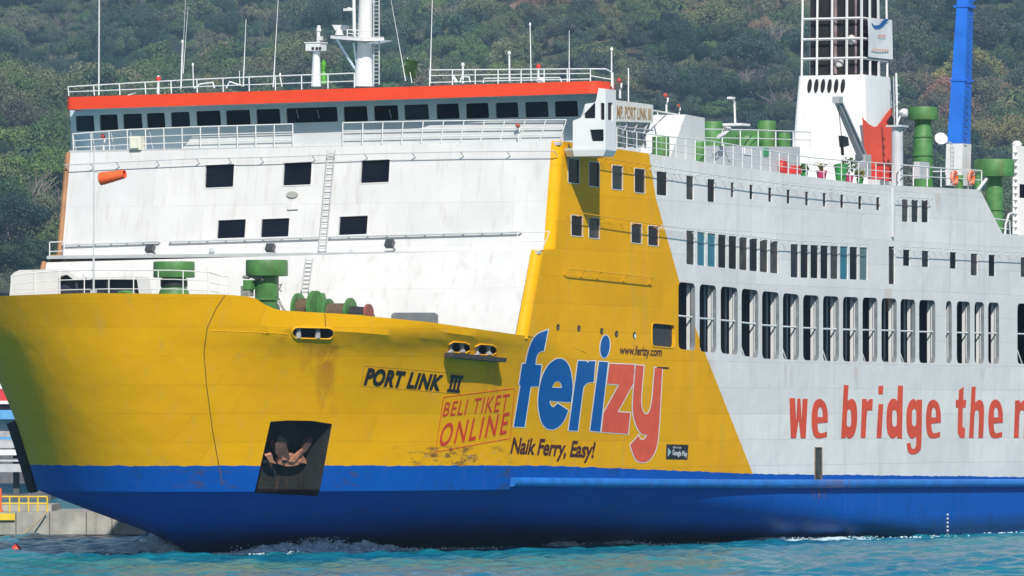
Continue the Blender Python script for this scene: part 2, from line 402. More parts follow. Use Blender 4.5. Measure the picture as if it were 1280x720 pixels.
def cut(poly, inward, depth, step=6):
    rim = [surf(*q)[0] for q in densify(poly, step)]
    xs, ys = [q[0] for q in poly], [q[1] for q in poly]
    def near(): 
        r = []
        for f in hull_bm.faces:
            x, y = to_px(f.calc_center_median())
            if min(xs) - 30 < x < max(xs) + 30 and min(ys) - 30 < y < max(ys) + 30 and f.normal.dot(EYE - f.calc_center_median()) > 0: r.append(f)
        return r
    N = len(poly)
    for i in range(N):
        fs = near(); a, b = dirs(*poly[i]), dirs(*poly[(i + 1) % N]); no = a.cross(b)
        g = list({e for f in fs for e in (list(f.verts) + list(f.edges))}) + fs
        bmesh.ops.bisect_plane(hull_bm, geom=g, dist=1e-5, plane_co=EYE, plane_no=no)
    area = sum(poly[i][0] * poly[(i + 1) % N][1] - poly[(i + 1) % N][0] * poly[i][1] for i in range(N)); sg = 1 if area > 0 else -1
    dead = []
    for f in near():
        x, y = to_px(f.calc_center_median())
        if all(sg * ((poly[(i + 1) % N][0] - poly[i][0]) * (y - poly[i][1]) - (poly[(i + 1) % N][1] - poly[i][1]) * (x - poly[i][0])) > 0 for i in range(N)): dead.append(f)
    bmesh.ops.delete(hull_bm, geom=dead, context='FACES')
    return rim, Vector(inward).normalized() * depth
def recess(name, rim, inw, m, parent, floor=True):
    mb = MB(); n = len(rim); back = [q + inw for q in rim]
    mb.add(list(rim) + back, [(i, (i + 1) % n, (i + 1) % n + n, i + n) for i in range(n)])
    if floor: mb.add(back, [tuple(t) for t in tessellate_polygon([back])])
    return mb.build(name, m, parent, 0)
ANCHOR_PX = [(338, 527), (360, 525.5), (390, 526), (415, 530), (400, 612), (397, 620), (318, 616)]
pk_anchor = cut(ANCHOR_PX, (-0.25, -1, 0.0), 1.5)
slot_px = px_slot(365, 409, 417, 422.5, 1.0); pk_slot = cut(slot_px, (0, -1, 0), 0.5)
rol1 = px_slot(560, 427, 588, 440, 1.2, 3); rol2 = px_slot(593, 430, 621, 443, 1.2, 3)
pk_r1 = cut(rol1, (0, -1, 0), 0.5); pk_r2 = cut(rol2, (0, -1, 0), 0.5)
me = bpy.data.meshes.new('hull'); hull_bm.to_mesh(me); hull_bm.free()
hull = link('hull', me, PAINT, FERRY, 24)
recess('anchor_pocket', *pk_anchor, mat('dark_pocket', (0.018, 0.02, 0.018), 0.8, var=0.5, scale=0.8, streak=0.4), FERRY)  # near-black and blotchy over the whole pocket
fl = recess('fairlead', *pk_slot, DARK, FERRY)
def rim_tube(poly, r, m, name, parent, off=0.02):
    pts = [surf(*q) for q in densify(poly, 5)]; pts = [p + n * off for p, n in pts]
    return MB().path(pts + [pts[0]], r).build(name, m, parent)
rim_tube(slot_px, 0.035, YELP, 'rim', fl)
mat('worn_white_steel', (.30, .30, .29), .5, var=.4)
for x in (379, 403): p, n = surf(x, 416); MB().tube(p - Vector((0, .25, -.25)), p - Vector((0, .25, .25)), .13, seg=10).build('roller', MATS['worn_white_steel'], fl)
p, n = surf(392, 416); MB().box(p - Vector((0, .95, .02)), (.8, .3, .38)).build('bollard', GREEN, fl)
for poly, pk in ((rol1, pk_r1), (rol2, pk_r2)):
    o = recess('roller_fairlead', *pk, DARK, FERRY); rim_tube(poly, 0.03, YELP, 'rim', o)
    cx = sum(q[0] for q in poly) / len(poly); cy = sum(q[1] for q in poly) / len(poly)
    for dx in (-8, 7):
        p, n = surf(cx + dx, cy); mb = MB(); mb.lathe(p + Vector((0, -.16, -.24)), [(.2, 0), (.2, .08), (.12, .14), (.12, .34), (.2, .4), (.2, .48)], 12); mb.build('roller', MATS['worn_white_steel'], o)
mb = MB(); a, b = surf(556, 441)[0], surf(622, 447)[0]
d = (b - a); out = Vector((-d.y, d.x, 0)).normalized()
if out.y < 0: out = -out
mb.hexa([a, b, b + out * .55 + Vector((0, 0, -.02)), a + out * .55], [q - Vector((0, 0, .22)) for q in (a, b, b + out * .5, a + out * .5)])
mb.build('fairlead_shelf', mat('sooty_shelf', (.05, .045, .04), .8, var=.3), FERRY)

# fender strake along the knuckle
pts = []
for i in range(61):
    x = lerp(638, 1300, i / 60); y = interp(x, [638, 940, 1300], [602.5, 605, 604]); p, n = surf(min(x, 1300), y); pts.append(p + Vector((0, .05, 0)))
mb = MB(); seg = 10; vs, fs = [], []
for i, p in enumerate(pts):
    for k in range(seg):
        a = 2 * math.pi * k / seg; vs.append(p + Vector((0, .26 * math.cos(a), .24 * math.sin(a))))
for i in range(len(pts) - 1): fs += [(i * seg + k, i * seg + (k + 1) % seg, (i + 1) * seg + (k + 1) % seg, (i + 1) * seg + k) for k in range(seg)]
fs += [tuple(range(seg))]; mb.add(vs, fs); mb.build('rubbing_strake', BLUP, FERRY, 50)
# black rubber strip down the starboard bow
mb = MB(); L = []
for y in range(527, 622, 6):
    best = None
    for k in range(400):
        th = k / 400 * math.pi / 2; w = 6.5 - (y - YH) * 338 / FPX; w = max(w, 3.0); u, v = outline(w, th); x, yy = to_px((u, -v, w))
        if best is None or x < best[0]: best = (x, Vector((u, -v, w)))
    L.append(best[1])
for a in L: pass
mb.path([q + Vector((.1, -.1, 0)) for q in L], .33, 8); mb.build('bow_fender', RUBBER, FERRY)

# visor seam and weld beads: raised lines following the plating
def bead(pxs, r, m, name, n=24, off=0.0):
    P = []
    for i in range(n + 1):
        t = i / n * (len(pxs) - 1); k = min(int(t), len(pxs) - 2); a, b = pxs[k], pxs[k + 1]
        x, y = lerp(a[0], b[0], t - k), lerp(a[1], b[1], t - k); p, nn = surf(x, y); P.append(p + nn * off)
    return MB().path(P, r, 5).build(name, m, FERRY)
bead([(281, 369), (270, 386), (259, 410), (255, 440), (258, 480), (266, 540), (278, 606)], .024, mat('seam_dirt', (.16, .085, .01), .8), 'visor_seam')
bead([(406, 392), (407, 408)], .025, MATS['seam_dirt'], 'bulwark_joint')
bead([(262, 413), (340, 416), (360, 418)], .012, YELP, 'weld_bead', off=.01)

# ------------------------------------------------------------------ side of the house and car deck
def uw(x, y): q = on_v(x, y); return (q.x, q.z)
SIDE = lambda a, b: Vector((a, B, b))
OUT_SIDE = (0, 1, 0)
CR = 0.45                                     # corner radius of the house
TOP_EDGE = [(811, 192), (900, 205.5), (990, 218), (1080, 230), (1225, 237), (1253, 292), (1300, 296)]
pc = [on_v(655, 420), on_v(675, 312), on_v(690, 311), on_v(700, 176)]
side_out = [(pc[0].x - CR, pc[0].z), (pc[1].x - CR, pc[1].z), (pc[2].x - CR, pc[2].z), (pc[3].x - CR, pc[3].z)] + [uw(*q) for q in TOP_EDGE]
side_out += [(-95, side_out[-1][1]), (-95, 8.6)] + SIDE_LOW[:-1] + [(3.0, 10.28)]
def quad(x0, y0, x1, y1, dy=0.0): return [uw(x0, y0), uw(x1, y0 + dy), uw(x1, y1 + dy), uw(x0, y1)]
# windows: (pixel box, right-hand drop, glass)
WIN = [((710, 198, 724, 228), 1.5, GLASS), ((736, 202, 749, 232), 1.5, GLASS), ((765, 206.5, 778, 236), 1.5, GLASS), ((793, 210.5, 806, 240), 1.5, GLASS),
       ((821, 214, 834, 243.5), 1.3, GLASS), ((858, 219.5, 867, 249), 1, GLASS), ((884.5, 223.5, 893.5, 252), 1, GLASS),
       ((714, 269, 728, 294), 1.5, GLASS), ((736, 272, 749, 297), 1.5, GLASS), ((789, 279, 802, 303), 1.5, BRGLASS), ((810, 282, 823, 306), 1.5, GLASS)]
for x, y in ((913.5, 228), (937, 231), (960.5, 234.5), (983.5, 237), (1006.5, 239.5), (1028.5, 241), (1050.5, 243), (1073, 245), (1095.5, 246.5)):
    WIN.append(((x, y, x + 4.2, y + 18.3 - (x - 913) * .012), .3, GLASS))
WIN += [((1127.5, 249, 1135.5, 277), .3, GLASS), ((1139.5, 249.6, 1148, 277.4), .3, GLASS), ((1152, 250.2, 1160.5, 277.8), .3, GLASS)]
for k, (a, b) in enumerate(((98, 124), (133, 158), (166, 192), (200, 226), (234, 260), (268, 294), (301, 327), (334, 360), (367, 393))):
    x0, x1 = 820 + a * .3888, 820 + b * .3888; t = (x0 - 858) / 115
    WIN.append(((x0, lerp(288, 302, t), x1, lerp(330, 342, t)), 1.1, TEAL if k in (1, 2) else GLASS))
for k, (a, b) in enumerate(((433, 458), (465, 490), (497, 522), (529, 554), (561, 586), (592, 617), (623, 648), (655, 680))):
    x0, x1 = 820 + a * .3888, 820 + b * .3888; t = (x0 - 988) / 97
    WIN.append(((x0, lerp(305, 309.5, t), x1, lerp(346.5, 350, t)), .5, TEALD if k in (7,) else TEAL if k == 5 else GLASS))
for x0, y0, x1, y1 in ((1129, 312, 1137.5, 332), (1152.5, 313.3, 1161, 333.5), (1187.5, 315, 1195.5, 335.5), (1213.5, 317, 1222, 344), (1236, 318.5, 1244, 345), (1276, 321.5, 1288, 346)):
    WIN.append(((x0, y0, x1, y1), .4, GLASS))
OPX = [(72, 126), (140, 194), (208, 263), (275, 329), (341, 396), (408, 460), (473, 524), (537, 588), (601, 651), (664, 712), (725, 774), (786, 834), (846, 898), (932, 951), (967, 1010), (1024, 1055), (1068, 1103), (1162, 1215)]
TX = [72, 140, 208, 275, 341, 408, 473, 537, 601, 664, 725, 786, 846, 932, 1068, 1215]; TY = [443, 450, 457, 464, 472, 479, 485, 488, 491, 493, 495, 498, 501, 504, 509, 514]
BY = [658, 667, 672, 680, 690, 692, 695, 697, 699, 700, 700, 702, 704, 705, 706, 707]
OPEN = []
for a, b in OPX:
    P = [uw(820 + x * .3888, 180 + interp(x, TX, yy) * .3888) for x, yy in ((a, TY), (b, TY), (b, BY), (a, BY))]
    OPEN.append(P)
DOORH = quad(1111, 308, 1118.5, 355, .3); HATCH = quad(815, 404, 843, 432, 2.5); SLOT = quad(1018.5, 560, 1026.5, 601, .2)
win_holes = [roundpoly(quad(*q, dy), .06, 2) for q, dy, g in WIN]
open_holes = [roundpoly(P, .38, 4) for P in OPEN]
mb = MB()
panel(mb, side_out, win_holes + [DOORH, roundpoly(HATCH, .25, 3)], SIDE, (0, -1, 0), .1) if False else None
holes_all = win_holes + open_holes + [DOORH, roundpoly(HATCH, .25, 3)]
polys = [[Vector((a, b, 0)) for a, b in side_out]] + [[Vector((a, b, 0)) for a, b in h] for h in holes_all]
flat = [q for p in polys for q in p]
mb.add([SIDE(q.x, q.y) for q in flat], [tuple(t) for t in tessellate_polygon(polys)])
def reveal(mb, h, d):
    P = [SIDE(*q) for q in h]; n = len(P); mb.add(P + [q - Vector((0, d, 0)) for q in P], [(i, (i + 1) % n, (i + 1) % n + n, i + n) for i in range(n)])
for h in win_holes: reveal(mb, h, .05)

reveal(mb, DOORH, .07); reveal(mb, holes_all[-1], .14)
# rounded corner strips of the two house tiers
def arc_strip(p_low, p_high, n=6):
    lo, hi = [], []
    for k in range(n + 1):
        a = k / n * math.pi / 2; off = Vector((-CR + CR * math.sin(a), -CR + CR * math.cos(a), 0)); lo.append(p_low + off); hi.append(p_high + off)
    mb.add(lo + hi, [(i, i + 1, i + 1 + n + 1, i + n + 1) for i in range(n)])
arc_strip(pc[0] + Vector((.02, 0, -.12)), pc[1]); arc_strip(pc[2] + Vector((0, 0, -.05)), pc[3])
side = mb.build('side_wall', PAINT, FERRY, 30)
GLASS2 = mat('blue_window_glass', (.022, .034, .052), .08, var=.5, scale=.6, spec=.2); GLASS3 = mat('curtained_window_glass', (.055, .052, .055), .12, var=.6, scale=1.4, spec=.2)
for (q, dy, g), h in zip(WIN, win_holes): window(h, SIDE, OUT_SIDE, random.choice((GLASS, GLASS, GLASS, GLASS2, GLASS3)) if g is GLASS else g, WHITE if q[0] < 815 else None, FERRY, wide=.035, proud=.02, rec=.05)
mb = MB(); P = [SIDE(*q) - Vector((0, .06, 0)) for q in DOORH]; mb.hexa(P, [q - Vector((0, .05, 0)) for q in P]); mb.build('side_door', mat('rusty_door', (.035, .03, .028), .7, var=.5, scale=2), FERRY)
mb = MB(); P = [SIDE(*q) - Vector((0, .13, 0)) for q in HATCH]; mb.hexa(P, [q - Vector((0, .05, 0)) for q in P]); mb.build('mooring_hatch', mat('grey_hatch', (.05, .055, .06), .6, spec=.15), FERRY)
hr = MB(); ring_frame(hr, roundpoly(HATCH, .25, 3), .06, SIDE, OUT_SIDE, .03, .05); hr.build('hatch_coaming', YELP, FERRY)
# draught slot (shallow steel trough) above the strake
mb = MB(); P = [SIDE(*q) for q in SLOT]; ring_frame(mb, SLOT, .05, SIDE, OUT_SIDE, .05, 0); mb.build('pilot_slot_frame', mat('rusty_edge', (.22, .15, .09), .8, var=.5, scale=3), FERRY)
mb = MB(); mb.add([q + Vector((0, .012, 0)) for q in P], [(0, 1, 2, 3)]); mb.build('pilot_slot', mat('slot_grey', (.06, .065, .06), .8, var=.6, scale=2), FERRY, 0)

for h in open_holes: mb2 = MB(); reveal(mb2, h, .24); mb2.build('opening_lining', mat('reveal_shade_grey', (.20, .215, .23), .6, var=.3, scale=1.5), FERRY, 0)  # reveals coloured grey so they look shaded beside the white wall
# car deck seen through the openings
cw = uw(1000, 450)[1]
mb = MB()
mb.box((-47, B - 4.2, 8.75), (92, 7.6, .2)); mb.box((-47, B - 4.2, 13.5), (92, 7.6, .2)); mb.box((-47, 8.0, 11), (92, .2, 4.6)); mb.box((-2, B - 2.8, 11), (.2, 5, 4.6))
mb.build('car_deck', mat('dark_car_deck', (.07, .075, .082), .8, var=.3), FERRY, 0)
rb = MB(); P = []
for a, b in OPX: P += [on_v(820 + a * .3888 - 3, 180 + .3888 * interp(a, TX, [(t + c) / 2 + 1 for t, c in zip(TY, BY)]), B - .18), on_v(820 + b * .3888 + 2, 180 + .3888 * interp(b, TX, [(t + c) / 2 + 1 for t, c in zip(TY, BY)]), B - .18)]
rb.path(P, .05); rb.build('car_deck_rail', RAILW, FERRY)
for k, Pq in enumerate(OPEN):                 # web frames and pipes behind the pillars
    ua = Pq[1][0]; w0, w1 = 8.85, 13.4
    wf = MB(); wf.box((ua - .06, B - .40, (w0 + w1) / 2), (.08, .17, w1 - w0)); wf.build('web_frame', WHITE, FERRY, 0)
    mb = MB()
    if k not in (0, 11): mb.tube((ua - .02, B - .24, w0), (ua - .02, B - .24, w1), .045, seg=8)
    if k % 3 != 1: mb.tube((ua + .75, B - 1.5, w0), (ua + .75, B - 1.5, w1), .06, seg=8)
    if k % 2: mb.tube((ua + .3, B - .5, w0 + .3), (ua + 1.1, B - .9, w0 + 2.2), .04)
    if mb.v: mb.build('stanchion', GREYP, FERRY)
mb = MB(); q = OPEN[14]; mb.box((q[0][0] - .55, B - .5, q[0][1] - .55), (.9, .12, 1.0)); mb.build('notice_board', WHITE, FERRY)

# decks, starboard side and stern closing the house
edge_path = [pc[1], pc[2]], [pc[3]] + [on_v(*q) for q in TOP_EDGE] + [Vector((-95, B, on_v(*TOP_EDGE[-1]).z))]
mb = MB()
for P in edge_path:
    for a, b in zip(P, P[1:]):
        mb.hexa([a - Vector((0, .03, .05)), b - Vector((0, .03, .05)), Vector((b.x, -B + .03, b.z - .05)), Vector((a.x, -B + .03, a.z - .05))], [q - Vector((0, 0, .15)) for q in (a - Vector((0, .03, .05)), b - Vector((0, .03, .05)), Vector((b.x, -B + .03, b.z - .05)), Vector((a.x, -B + .03, a.z - .05)))])
mb.build('upper_deck', GREYP, FERRY, 0); mb = MB()
fp = [Vector(outline(9.6, k / 20 * math.pi / 2) + (0,)) for k in range(21)]
deck = [Vector((q.x - .6, q.y * .955, 9.55)) for q in fp] + [Vector((q.x - .6, -q.y * .955, 9.55)) for q in reversed(fp)][1:]
mb.prism([Vector((-3, B * .985, 9.55))] + deck + [Vector((-3, -B * .985, 9.55))], (0, 0, -.12))
mb.build('deck_plating', mat('deck_green', (.05, .12, .06), .7), FERRY, 0)
mb = MB(); P = [Vector((a, -B, b)) for a, b in side_out]; mb.add(P, [tuple(t) for t in tessellate_polygon([P])])
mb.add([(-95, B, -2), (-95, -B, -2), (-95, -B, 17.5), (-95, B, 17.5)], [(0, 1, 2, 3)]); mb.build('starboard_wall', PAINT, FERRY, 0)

# ------------------------------------------------------------------ front of the house
KU = (pc[2].x - pc[3].x) / (pc[3].z - pc[2].z); KL = (pc[0].x - pc[1].x) / (pc[1].z - pc[0].z)
U_UP, U_LO, W_ST = pc[2].x, pc[1].x, pc[2].z
def fu(x, y): q = on_u(x, y, U_UP, KU, W_ST); return (q.y, q.z)
def fl_(x, y): q = on_u(x, y, U_LO, KL, W_ST); return (q.y, q.z)
UPF = lambda a, b: Vector((U_UP - KU * (b - W_ST), a, b)); LOF = lambda a, b: Vector((U_LO - KL * (b - W_ST), a, b))
OUT_F = Vector((1, 0, KU)).normalized(); OUT_L = Vector((1, 0, KL)).normalized()
tl, tr = fu(90, 191), fu(700, 176); bl, br_ = fu(76, 328), fu(690, 310)
up_out = [(-B, bl[1] - .3), (B - CR, br_[1] - .3), (B - CR, tr[1]), (-B, tl[1])]
FW = [((257, 206.5), (293, 205), (291.5, 233.5), (256, 235)), ((355, 203.8), (390, 202.3), (388.5, 230.6), (353.5, 232)), ((452, 200.8), (487.5, 199.3), (486, 227.5), (450.5, 229)),
      ((272.5, 275.5), (307.5, 274), (306, 297), (271, 298.3)), ((327, 274), (362, 272.6), (360.5, 295.6), (325.5, 296.8)), ((424.5, 271), (460, 269.5), (458.5, 292.6), (423, 294))]
fw_holes = [roundpoly([fu(*q) for q in Q], .05, 2) for Q in FW]
mb = MB(); panel(mb, up_out, fw_holes, UPF, (-1, 0, 0), .1)
a, b = fl_(62, 328), fl_(675, 311.5)
lo_out = [(-B + .35, 9.75), (B - CR, 9.75), (B - CR, b[1]), (-B, a[1])]
lw = [[fl_(490, 404), fl_(490, 394), fl_(494, 391.5), fl_(544, 391.5), fl_(548, 394), fl_(548, 406)]]
panel(mb, lo_out, [], LOF, (-1, 0, 0), .1)
mb.build('front_wall', WHITE, FERRY, 0)
for h in fw_holes: window(h, UPF, OUT_F, GLASS, WHITE, FERRY, wide=.05)
mb = MB(); P = [LOF(*q) + OUT_L * .02 for q in lw[0]]; mb.prism(P, OUT_L * .05); mb.build('front_hatch', mat('hatch_dark_grey', (.13, .14, .15), .6), FERRY)
# brown weathered edge on the starboard corner
mb = MB(); mb.tube(UPF(-B, bl[1]), UPF(-B, tl[1]), .14, seg=8); mb.tube(LOF(-B, 9.2), LOF(-B, a[1]), .14, seg=8); mb.build('corner_strip', mat('rusty_corner', (.34, .17, .08), .7, var=.3, scale=1), FERRY)
# pipes and safety wires standing off the front on brackets
def wire_front(px, off, r, n, hooks=True, name='safety_wire', m=None):
    P = [UPF(*fu(x, y)) + OUT_F * off for x, y in px]; mb = MB(); mb.path(P, r)
    tot = len(P) - 1
    for k in range(n + 1):
        t = k / n * tot; i = min(int(t), tot - 1); p = P[i].lerp(P[i + 1], t - i)
        mb.tube(p, p - OUT_F * off + Vector((0, 0, -.16 if hooks else 0)), r)
    return mb.build(name, m or GREYP, FERRY)
wire_front([(86, 208.5), (150, 205), (250, 200.5), (330, 199), (460, 194.5), (580, 192), (697, 191)], .42, .025, 12)
wire_front([(80, 307), (200, 303)], .16, .05, 6, False, 'grab_rail'); wire_front([(214, 303), (400, 297.5)], .16, .05, 8, False, 'grab_rail'); wire_front([(413, 297), (652, 291)], .16, .05, 10, False, 'grab_rail')
def ladder(p0, p1, right, wide, rungs, name='ladder'):
    p0, p1, right = Vector(p0), Vector(p1), Vector(right).normalized() * wide / 2
    mb = MB(); mb.tube(p0 - right, p1 - right, .035); mb.tube(p0 + right, p1 + right, .035)
    for k in range(rungs): q = p0.lerp(p1, (k + .5) / rungs); mb.tube(q - right, q + right, .022)
    return mb.build(name, mat('ladder_grey', (.45, .46, .47), .5), FERRY)
ladder(UPF(*fu(405, 315)) + OUT_F * .2, UPF(*fu(416.5, 189)) + OUT_F * .2, (0, 1, 0), .4, 17)
ladder(LOF(*fl_(383.5, 366)) + OUT_L * .2, LOF(*fl_(389, 325)) + OUT_L * .2, (0, 1, 0), .38, 8)
def floodlight(x, y):
    p = UPF(*fu(x, y)) ; mb = MB(); mb.tube(p, p + OUT_F * .5 + Vector((0, 0, .1)), .05)
    o = mb.build('floodlight', STEEL, FERRY)
    MB().box(p + OUT_F * .62 + Vector((0, 0, .16)), (.26, .42, .36), Matrix.Rotation(R(-35), 3, 'Y')).build('lamp_head', mat('lamp_dark', (.06, .065, .07), .3), o)
floodlight(195, 318); floodlight(345, 317); floodlight(494, 312)
for x, y in ((441, 315), (266, 313.5)):
    p = UPF(*fu(x, y)); MB().lathe(p + OUT_F * .05, [(.14, 0), (.12, .12), (.0, .14)], 10, Matrix.Rotation(R(90), 3, 'Y')).build('deck_lamp', GREYP, FERRY)
for P, m_, n_ in ((px_ell(366, 243.5, 7, 4), mat('plaque_grey', (.36, .37, .33), .5), 'oval_plaque'), ([(360, 256), (373, 255.5), (373, 262), (360, 262.5)], WHITE, 'junction_box')):
    Q3 = [UPF(*fu(*q)) + OUT_F * .01 for q in P]; MB().prism(Q3, OUT_F * .08).build(n_, m_, FERRY, 0)
# rails on the step
q = rail([on_u(62, 303, U_LO - .2), on_u(80, 302, U_LO - .2)], [on_u(62, 326, U_LO - .2), on_u(80, 325.4, U_LO - .2)], 1); q.tube(on_u(80, 302, U_LO - .2), on_u(80, 302, U_LO - 1.2), .03); q.build('step_rail', RAILW, FERRY)
q = rail([on_u(647, 290.5, U_LO - .15), on_u(687, 289.5, U_LO - .15)], [on_u(647, 311.5, U_LO - .15), on_u(678, 311, U_LO - .15)], 1, (.55,), .022); q.build('step_rail', RAILW, FERRY)

# ------------------------------------------------------------------ bridge
UW, KW, WW = -2.35, -.14, 20.0
def fb(x, y): q = on_u(x, y, UW, KW, WW); return (q.y, q.z)
BRF = lambda a, b: Vector((UW - KW * (b - WW), a, b)); OUT_B = Vector((1, 0, KW)).normalized()
BW = [(93, 145, 117, 164.5), (123, 143.5, 146.5, 163), (152.5, 142.5, 177, 162), (182, 141.5, 205.5, 160.5), (212, 140.3, 236.5, 159), (244, 139, 275, 157.5), (281, 138, 312, 156.7), (319, 136.7, 349.5, 155.5), (356.5, 135.3, 421, 154), (428, 133.3, 458.5, 152.5), (466, 132.3, 497, 151), (504, 131, 535, 150), (544, 130, 573, 149), (581, 129.3, 610, 148.3), (618, 128.5, 647, 147.6), (655, 127.6, 684.5, 147), (692, 126.7, 721.5, 146.3)]
bw_holes = [roundpoly([fb(x0 + 1, y0), fb(x1, y0 - (x1 - x0) * .03), fb(x1 + 1.5, y1 - (x1 - x0) * .03), fb(x0 + 2, y1)], .07, 2) for x0, y0, x1, y1 in BW]
VL, VR = -14.2, 14.6
b_out = [(VL, 19.3), (VR, 19.3), (VR, fb(728, 116)[1]), (VL, fb(84, 134)[1])]
BRSHADE = mat('bridge_shade_paint', (.56, .70, .77), .5, var=.07, scale=.7)  # blue tint of the shade under the roof mixed into the paint
mb = MB(); panel(mb, b_out, bw_holes, BRF, (-1, 0, 0), .1)
ZL, ZR = fb(84, 135)[1], fb(728, 117)[1]
plan = [(-2.2, VL), (-4.6, VL), (-4.6, -11.0), (-9.5, -11.0), (-9.5, 10.3), (-2.9, 10.3), (-2.9, VR), (-2.2, VR)]
for (ua_, va_), (ub_, vb_) in zip(plan, plan[1:]): mb.add([(ua_, va_, 19.3), (ub_, vb_, 19.3), (ub_, vb_, lerp(ZL, ZR, (vb_ - VL) / (VR - VL)) + .1), (ua_, va_, lerp(ZL, ZR, (va_ - VL) / (VR - VL)) + .1)], [(0, 1, 2, 3)])
P = [Vector((a, b, 19.3)) for a, b in plan]; mb.add(P, [tuple(t) for t in tessellate_polygon([P])])
bridge = mb.build('wheelhouse', BRSHADE, FERRY, 0)
for h in bw_holes: window(h, BRF, OUT_B, random.choice((BRGLASS, BRGLASS, GLASS2, GLASS)), None, FERRY, 'bridge_window', rec=.09)
MB().add([(-2.8, VL - .02, 20.3), (-4.2, VL - .02, 20.3), (-4.2, VL - .02, 21.4), (-2.7, VL - .02, 21.4)], [(0, 1, 2, 3)]).build('bridge_window', BRGLASS, FERRY, 0)
# wipers on a few panes
for x in (371, 397, 487): 
    p = BRF(*fb(x, 137)) + OUT_B * .05; MB().tube(p, p + Vector((0, .12, -.42)), .02, seg=4).build('wiper', STEEL, FERRY)
# roof slab with orange fascia, rounded at the ends
UF = -.25
def ff(x, y): return on_u(x, y, UF)
f0, f1, g0, g1 = ff(80, 121.5), ff(747, 101), ff(80, 137), ff(747, 116.5)
def fas_outline(z_l, z_r):
    vl, vr = f0.y, f1.y; P = []
    for cx, cu, sgn in ((vr - .55, UF - .55, 1),):
        for k in range(7): a = k / 6 * math.pi / 2; P.append((UF - .55 + .55 * math.cos(a), vr - .55 + .55 * math.sin(a)))
    P += [(-1.75, vr), (-1.95, vr - .2), (-2.9, vr - .3), (-2.9, 10.6), (-9.8, 10.6), (-9.8, -11.3), (-4.8, -11.3), (-4.8, vl)]
    for k in range(7): a = math.pi / 2 * (1 - k / 6); P.append((UF - .45 + .45 * math.cos(a), vl + .45 - .45 * math.sin(a)))
    return [Vector((u, v, lerp(z_l, z_r, (v - vl) / (vr - vl)))) for u, v in P]
topo, boto = fas_outline(f0.z, f1.z), fas_outline(g0.z, g1.z); n = len(topo)
mb = MB(); mb.add(topo + boto, [(i, (i + 1) % n, (i + 1) % n + n, i + n) for i in range(n)]); mb.build('roof_fascia', ORANGE, FERRY, 40)
mb = MB(); sh = lambda P, d: [q + Vector((0, 0, d)) for q in P]
mb.add(sh(topo, -.03), [tuple(t) for t in tessellate_polygon([topo])]); mb.add(sh(boto, .03), [tuple(t) for t in tessellate_polygon([boto])]); mb.build('roof', BRSHADE, FERRY, 0)
# walkway screen and rail in front of the bridge
def fr(x, y, u=-.75): return on_u(x, y, u)
scr = [fr(*q) for q in ((96, 193), (226, 188.5), (240, 171), (410, 165.5), (524, 160.5), (538, 156.5), (612, 151.8), (704, 152), (704, 178))]
MB().prism(scr, (-.06, 0, 0)).build('walkway_screen', mat('screen_grey', (.60, .615, .62), .5, var=.06), FERRY, 0)
q = rail([fr(*p, -.6) for p in ((91, 167.5), (160, 162), (240, 158.8), (366, 155))], [fr(*p, -.6) for p in ((92, 191.5), (160, 189), (240, 186), (366, 183))], 12, (.36, .7)); 
for x in (91, 115, 139, 163, 187): q.tube(fr(x, 169 - x * .02, -.6), fr(x + 4, 190.5 - x * .025, -1.0), .02)
q.build('walkway_rail', RAILW, FERRY)
q = rail([fr(*p, -.6) for p in ((428.5, 153.5), (535, 151.3), (640, 150.2), (708, 149.8))], [fr(*p, -.6) for p in ((428.5, 181.5), (535, 179), (640, 177), (700, 175.5))], 11, (.36, .7)); q.build('walkway_rail', RAILW, FERRY)
p = fr(171.5, 179, -.5); MB().box(p, (.45, .62, .68)).box(p + Vector((.1, 0, 0)), (.45, .45, .5)).build('locker', mat('cream_locker', (.72, .72, .62), .5), FERRY)
def fire_monitor(p, s=1.0, parent=None):
    p = Vector(p); mb = MB(); mb.tube(p, p + Vector((0, 0, .45 * s)), .06 * s, seg=8); mb.path([p + Vector((0, 0, .45 * s)), p + Vector((.12 * s, .12 * s, .6 * s)), p + Vector((0, .1 * s, .8 * s)), p + Vector((0, 0, .85 * s))], .05 * s)
    o = mb.build('search_light', RAILW, FERRY); hd = MB(); hd.lathe(p + Vector((-.1 * s, 0, .9 * s)), [(.06 * s, 0), (.12 * s, .08 * s), (.13 * s, .30 * s), (.08 * s, .36 * s)], 10, Matrix.Rotation(R(70), 3, 'Y')); hd.build('lamp_head', mat('dull_red', (.45, .07, .06), .5), o)
fire_monitor(fr(129.5, 190, -.9), .8); fire_monitor(fr(648, 176, -.5), .75)

# bridge wing cab at the port end
wv, wu = on_u(757, 150, -.4).y, -.4
def fwp(x, y): q = on_u(x, y, wu); return (q.y, q.z)
def swp(x, y): q = on_v(x, y, wv); return (q.x, q.z)
WGF = lambda a, b: Vector((wu, a, b)); WGS = lambda a, b: Vector((a, wv, b))
ua = swp(770, 150)[0]; zt, zb = fwp(757, 111)[1], fwp(757, 187)[1]; vi = fwp(716, 170)[0]
zc = fwp(735, 183)[1]
mb = MB(); wgmat = mat('wing_white_paint', (.74, .75, .755), .45, var=.06, scale=.8)
f_out = [(vi, fwp(716, 187)[1]), (wv, zb), (wv, zt), fwp(748, 110), fwp(745, 126), (fwp(726, 147)[0], fwp(726, 147)[1]), (vi, fwp(716, 151)[1])]
fh = [[fwp(*q) for q in Q] for Q in (((731, 130), (744, 128), (744, 148), (730, 148)), ((750.5, 128.5), (755.5, 128.5), (755.5, 150), (750.5, 150)), ((737, 162), (754.5, 161.5), (754.5, 176.5), (739.5, 176.5)))]
fh = [roundpoly(h, .06, 2) for h in fh]
panel(mb, f_out, fh, WGF, (-1, 0, 0), .1)
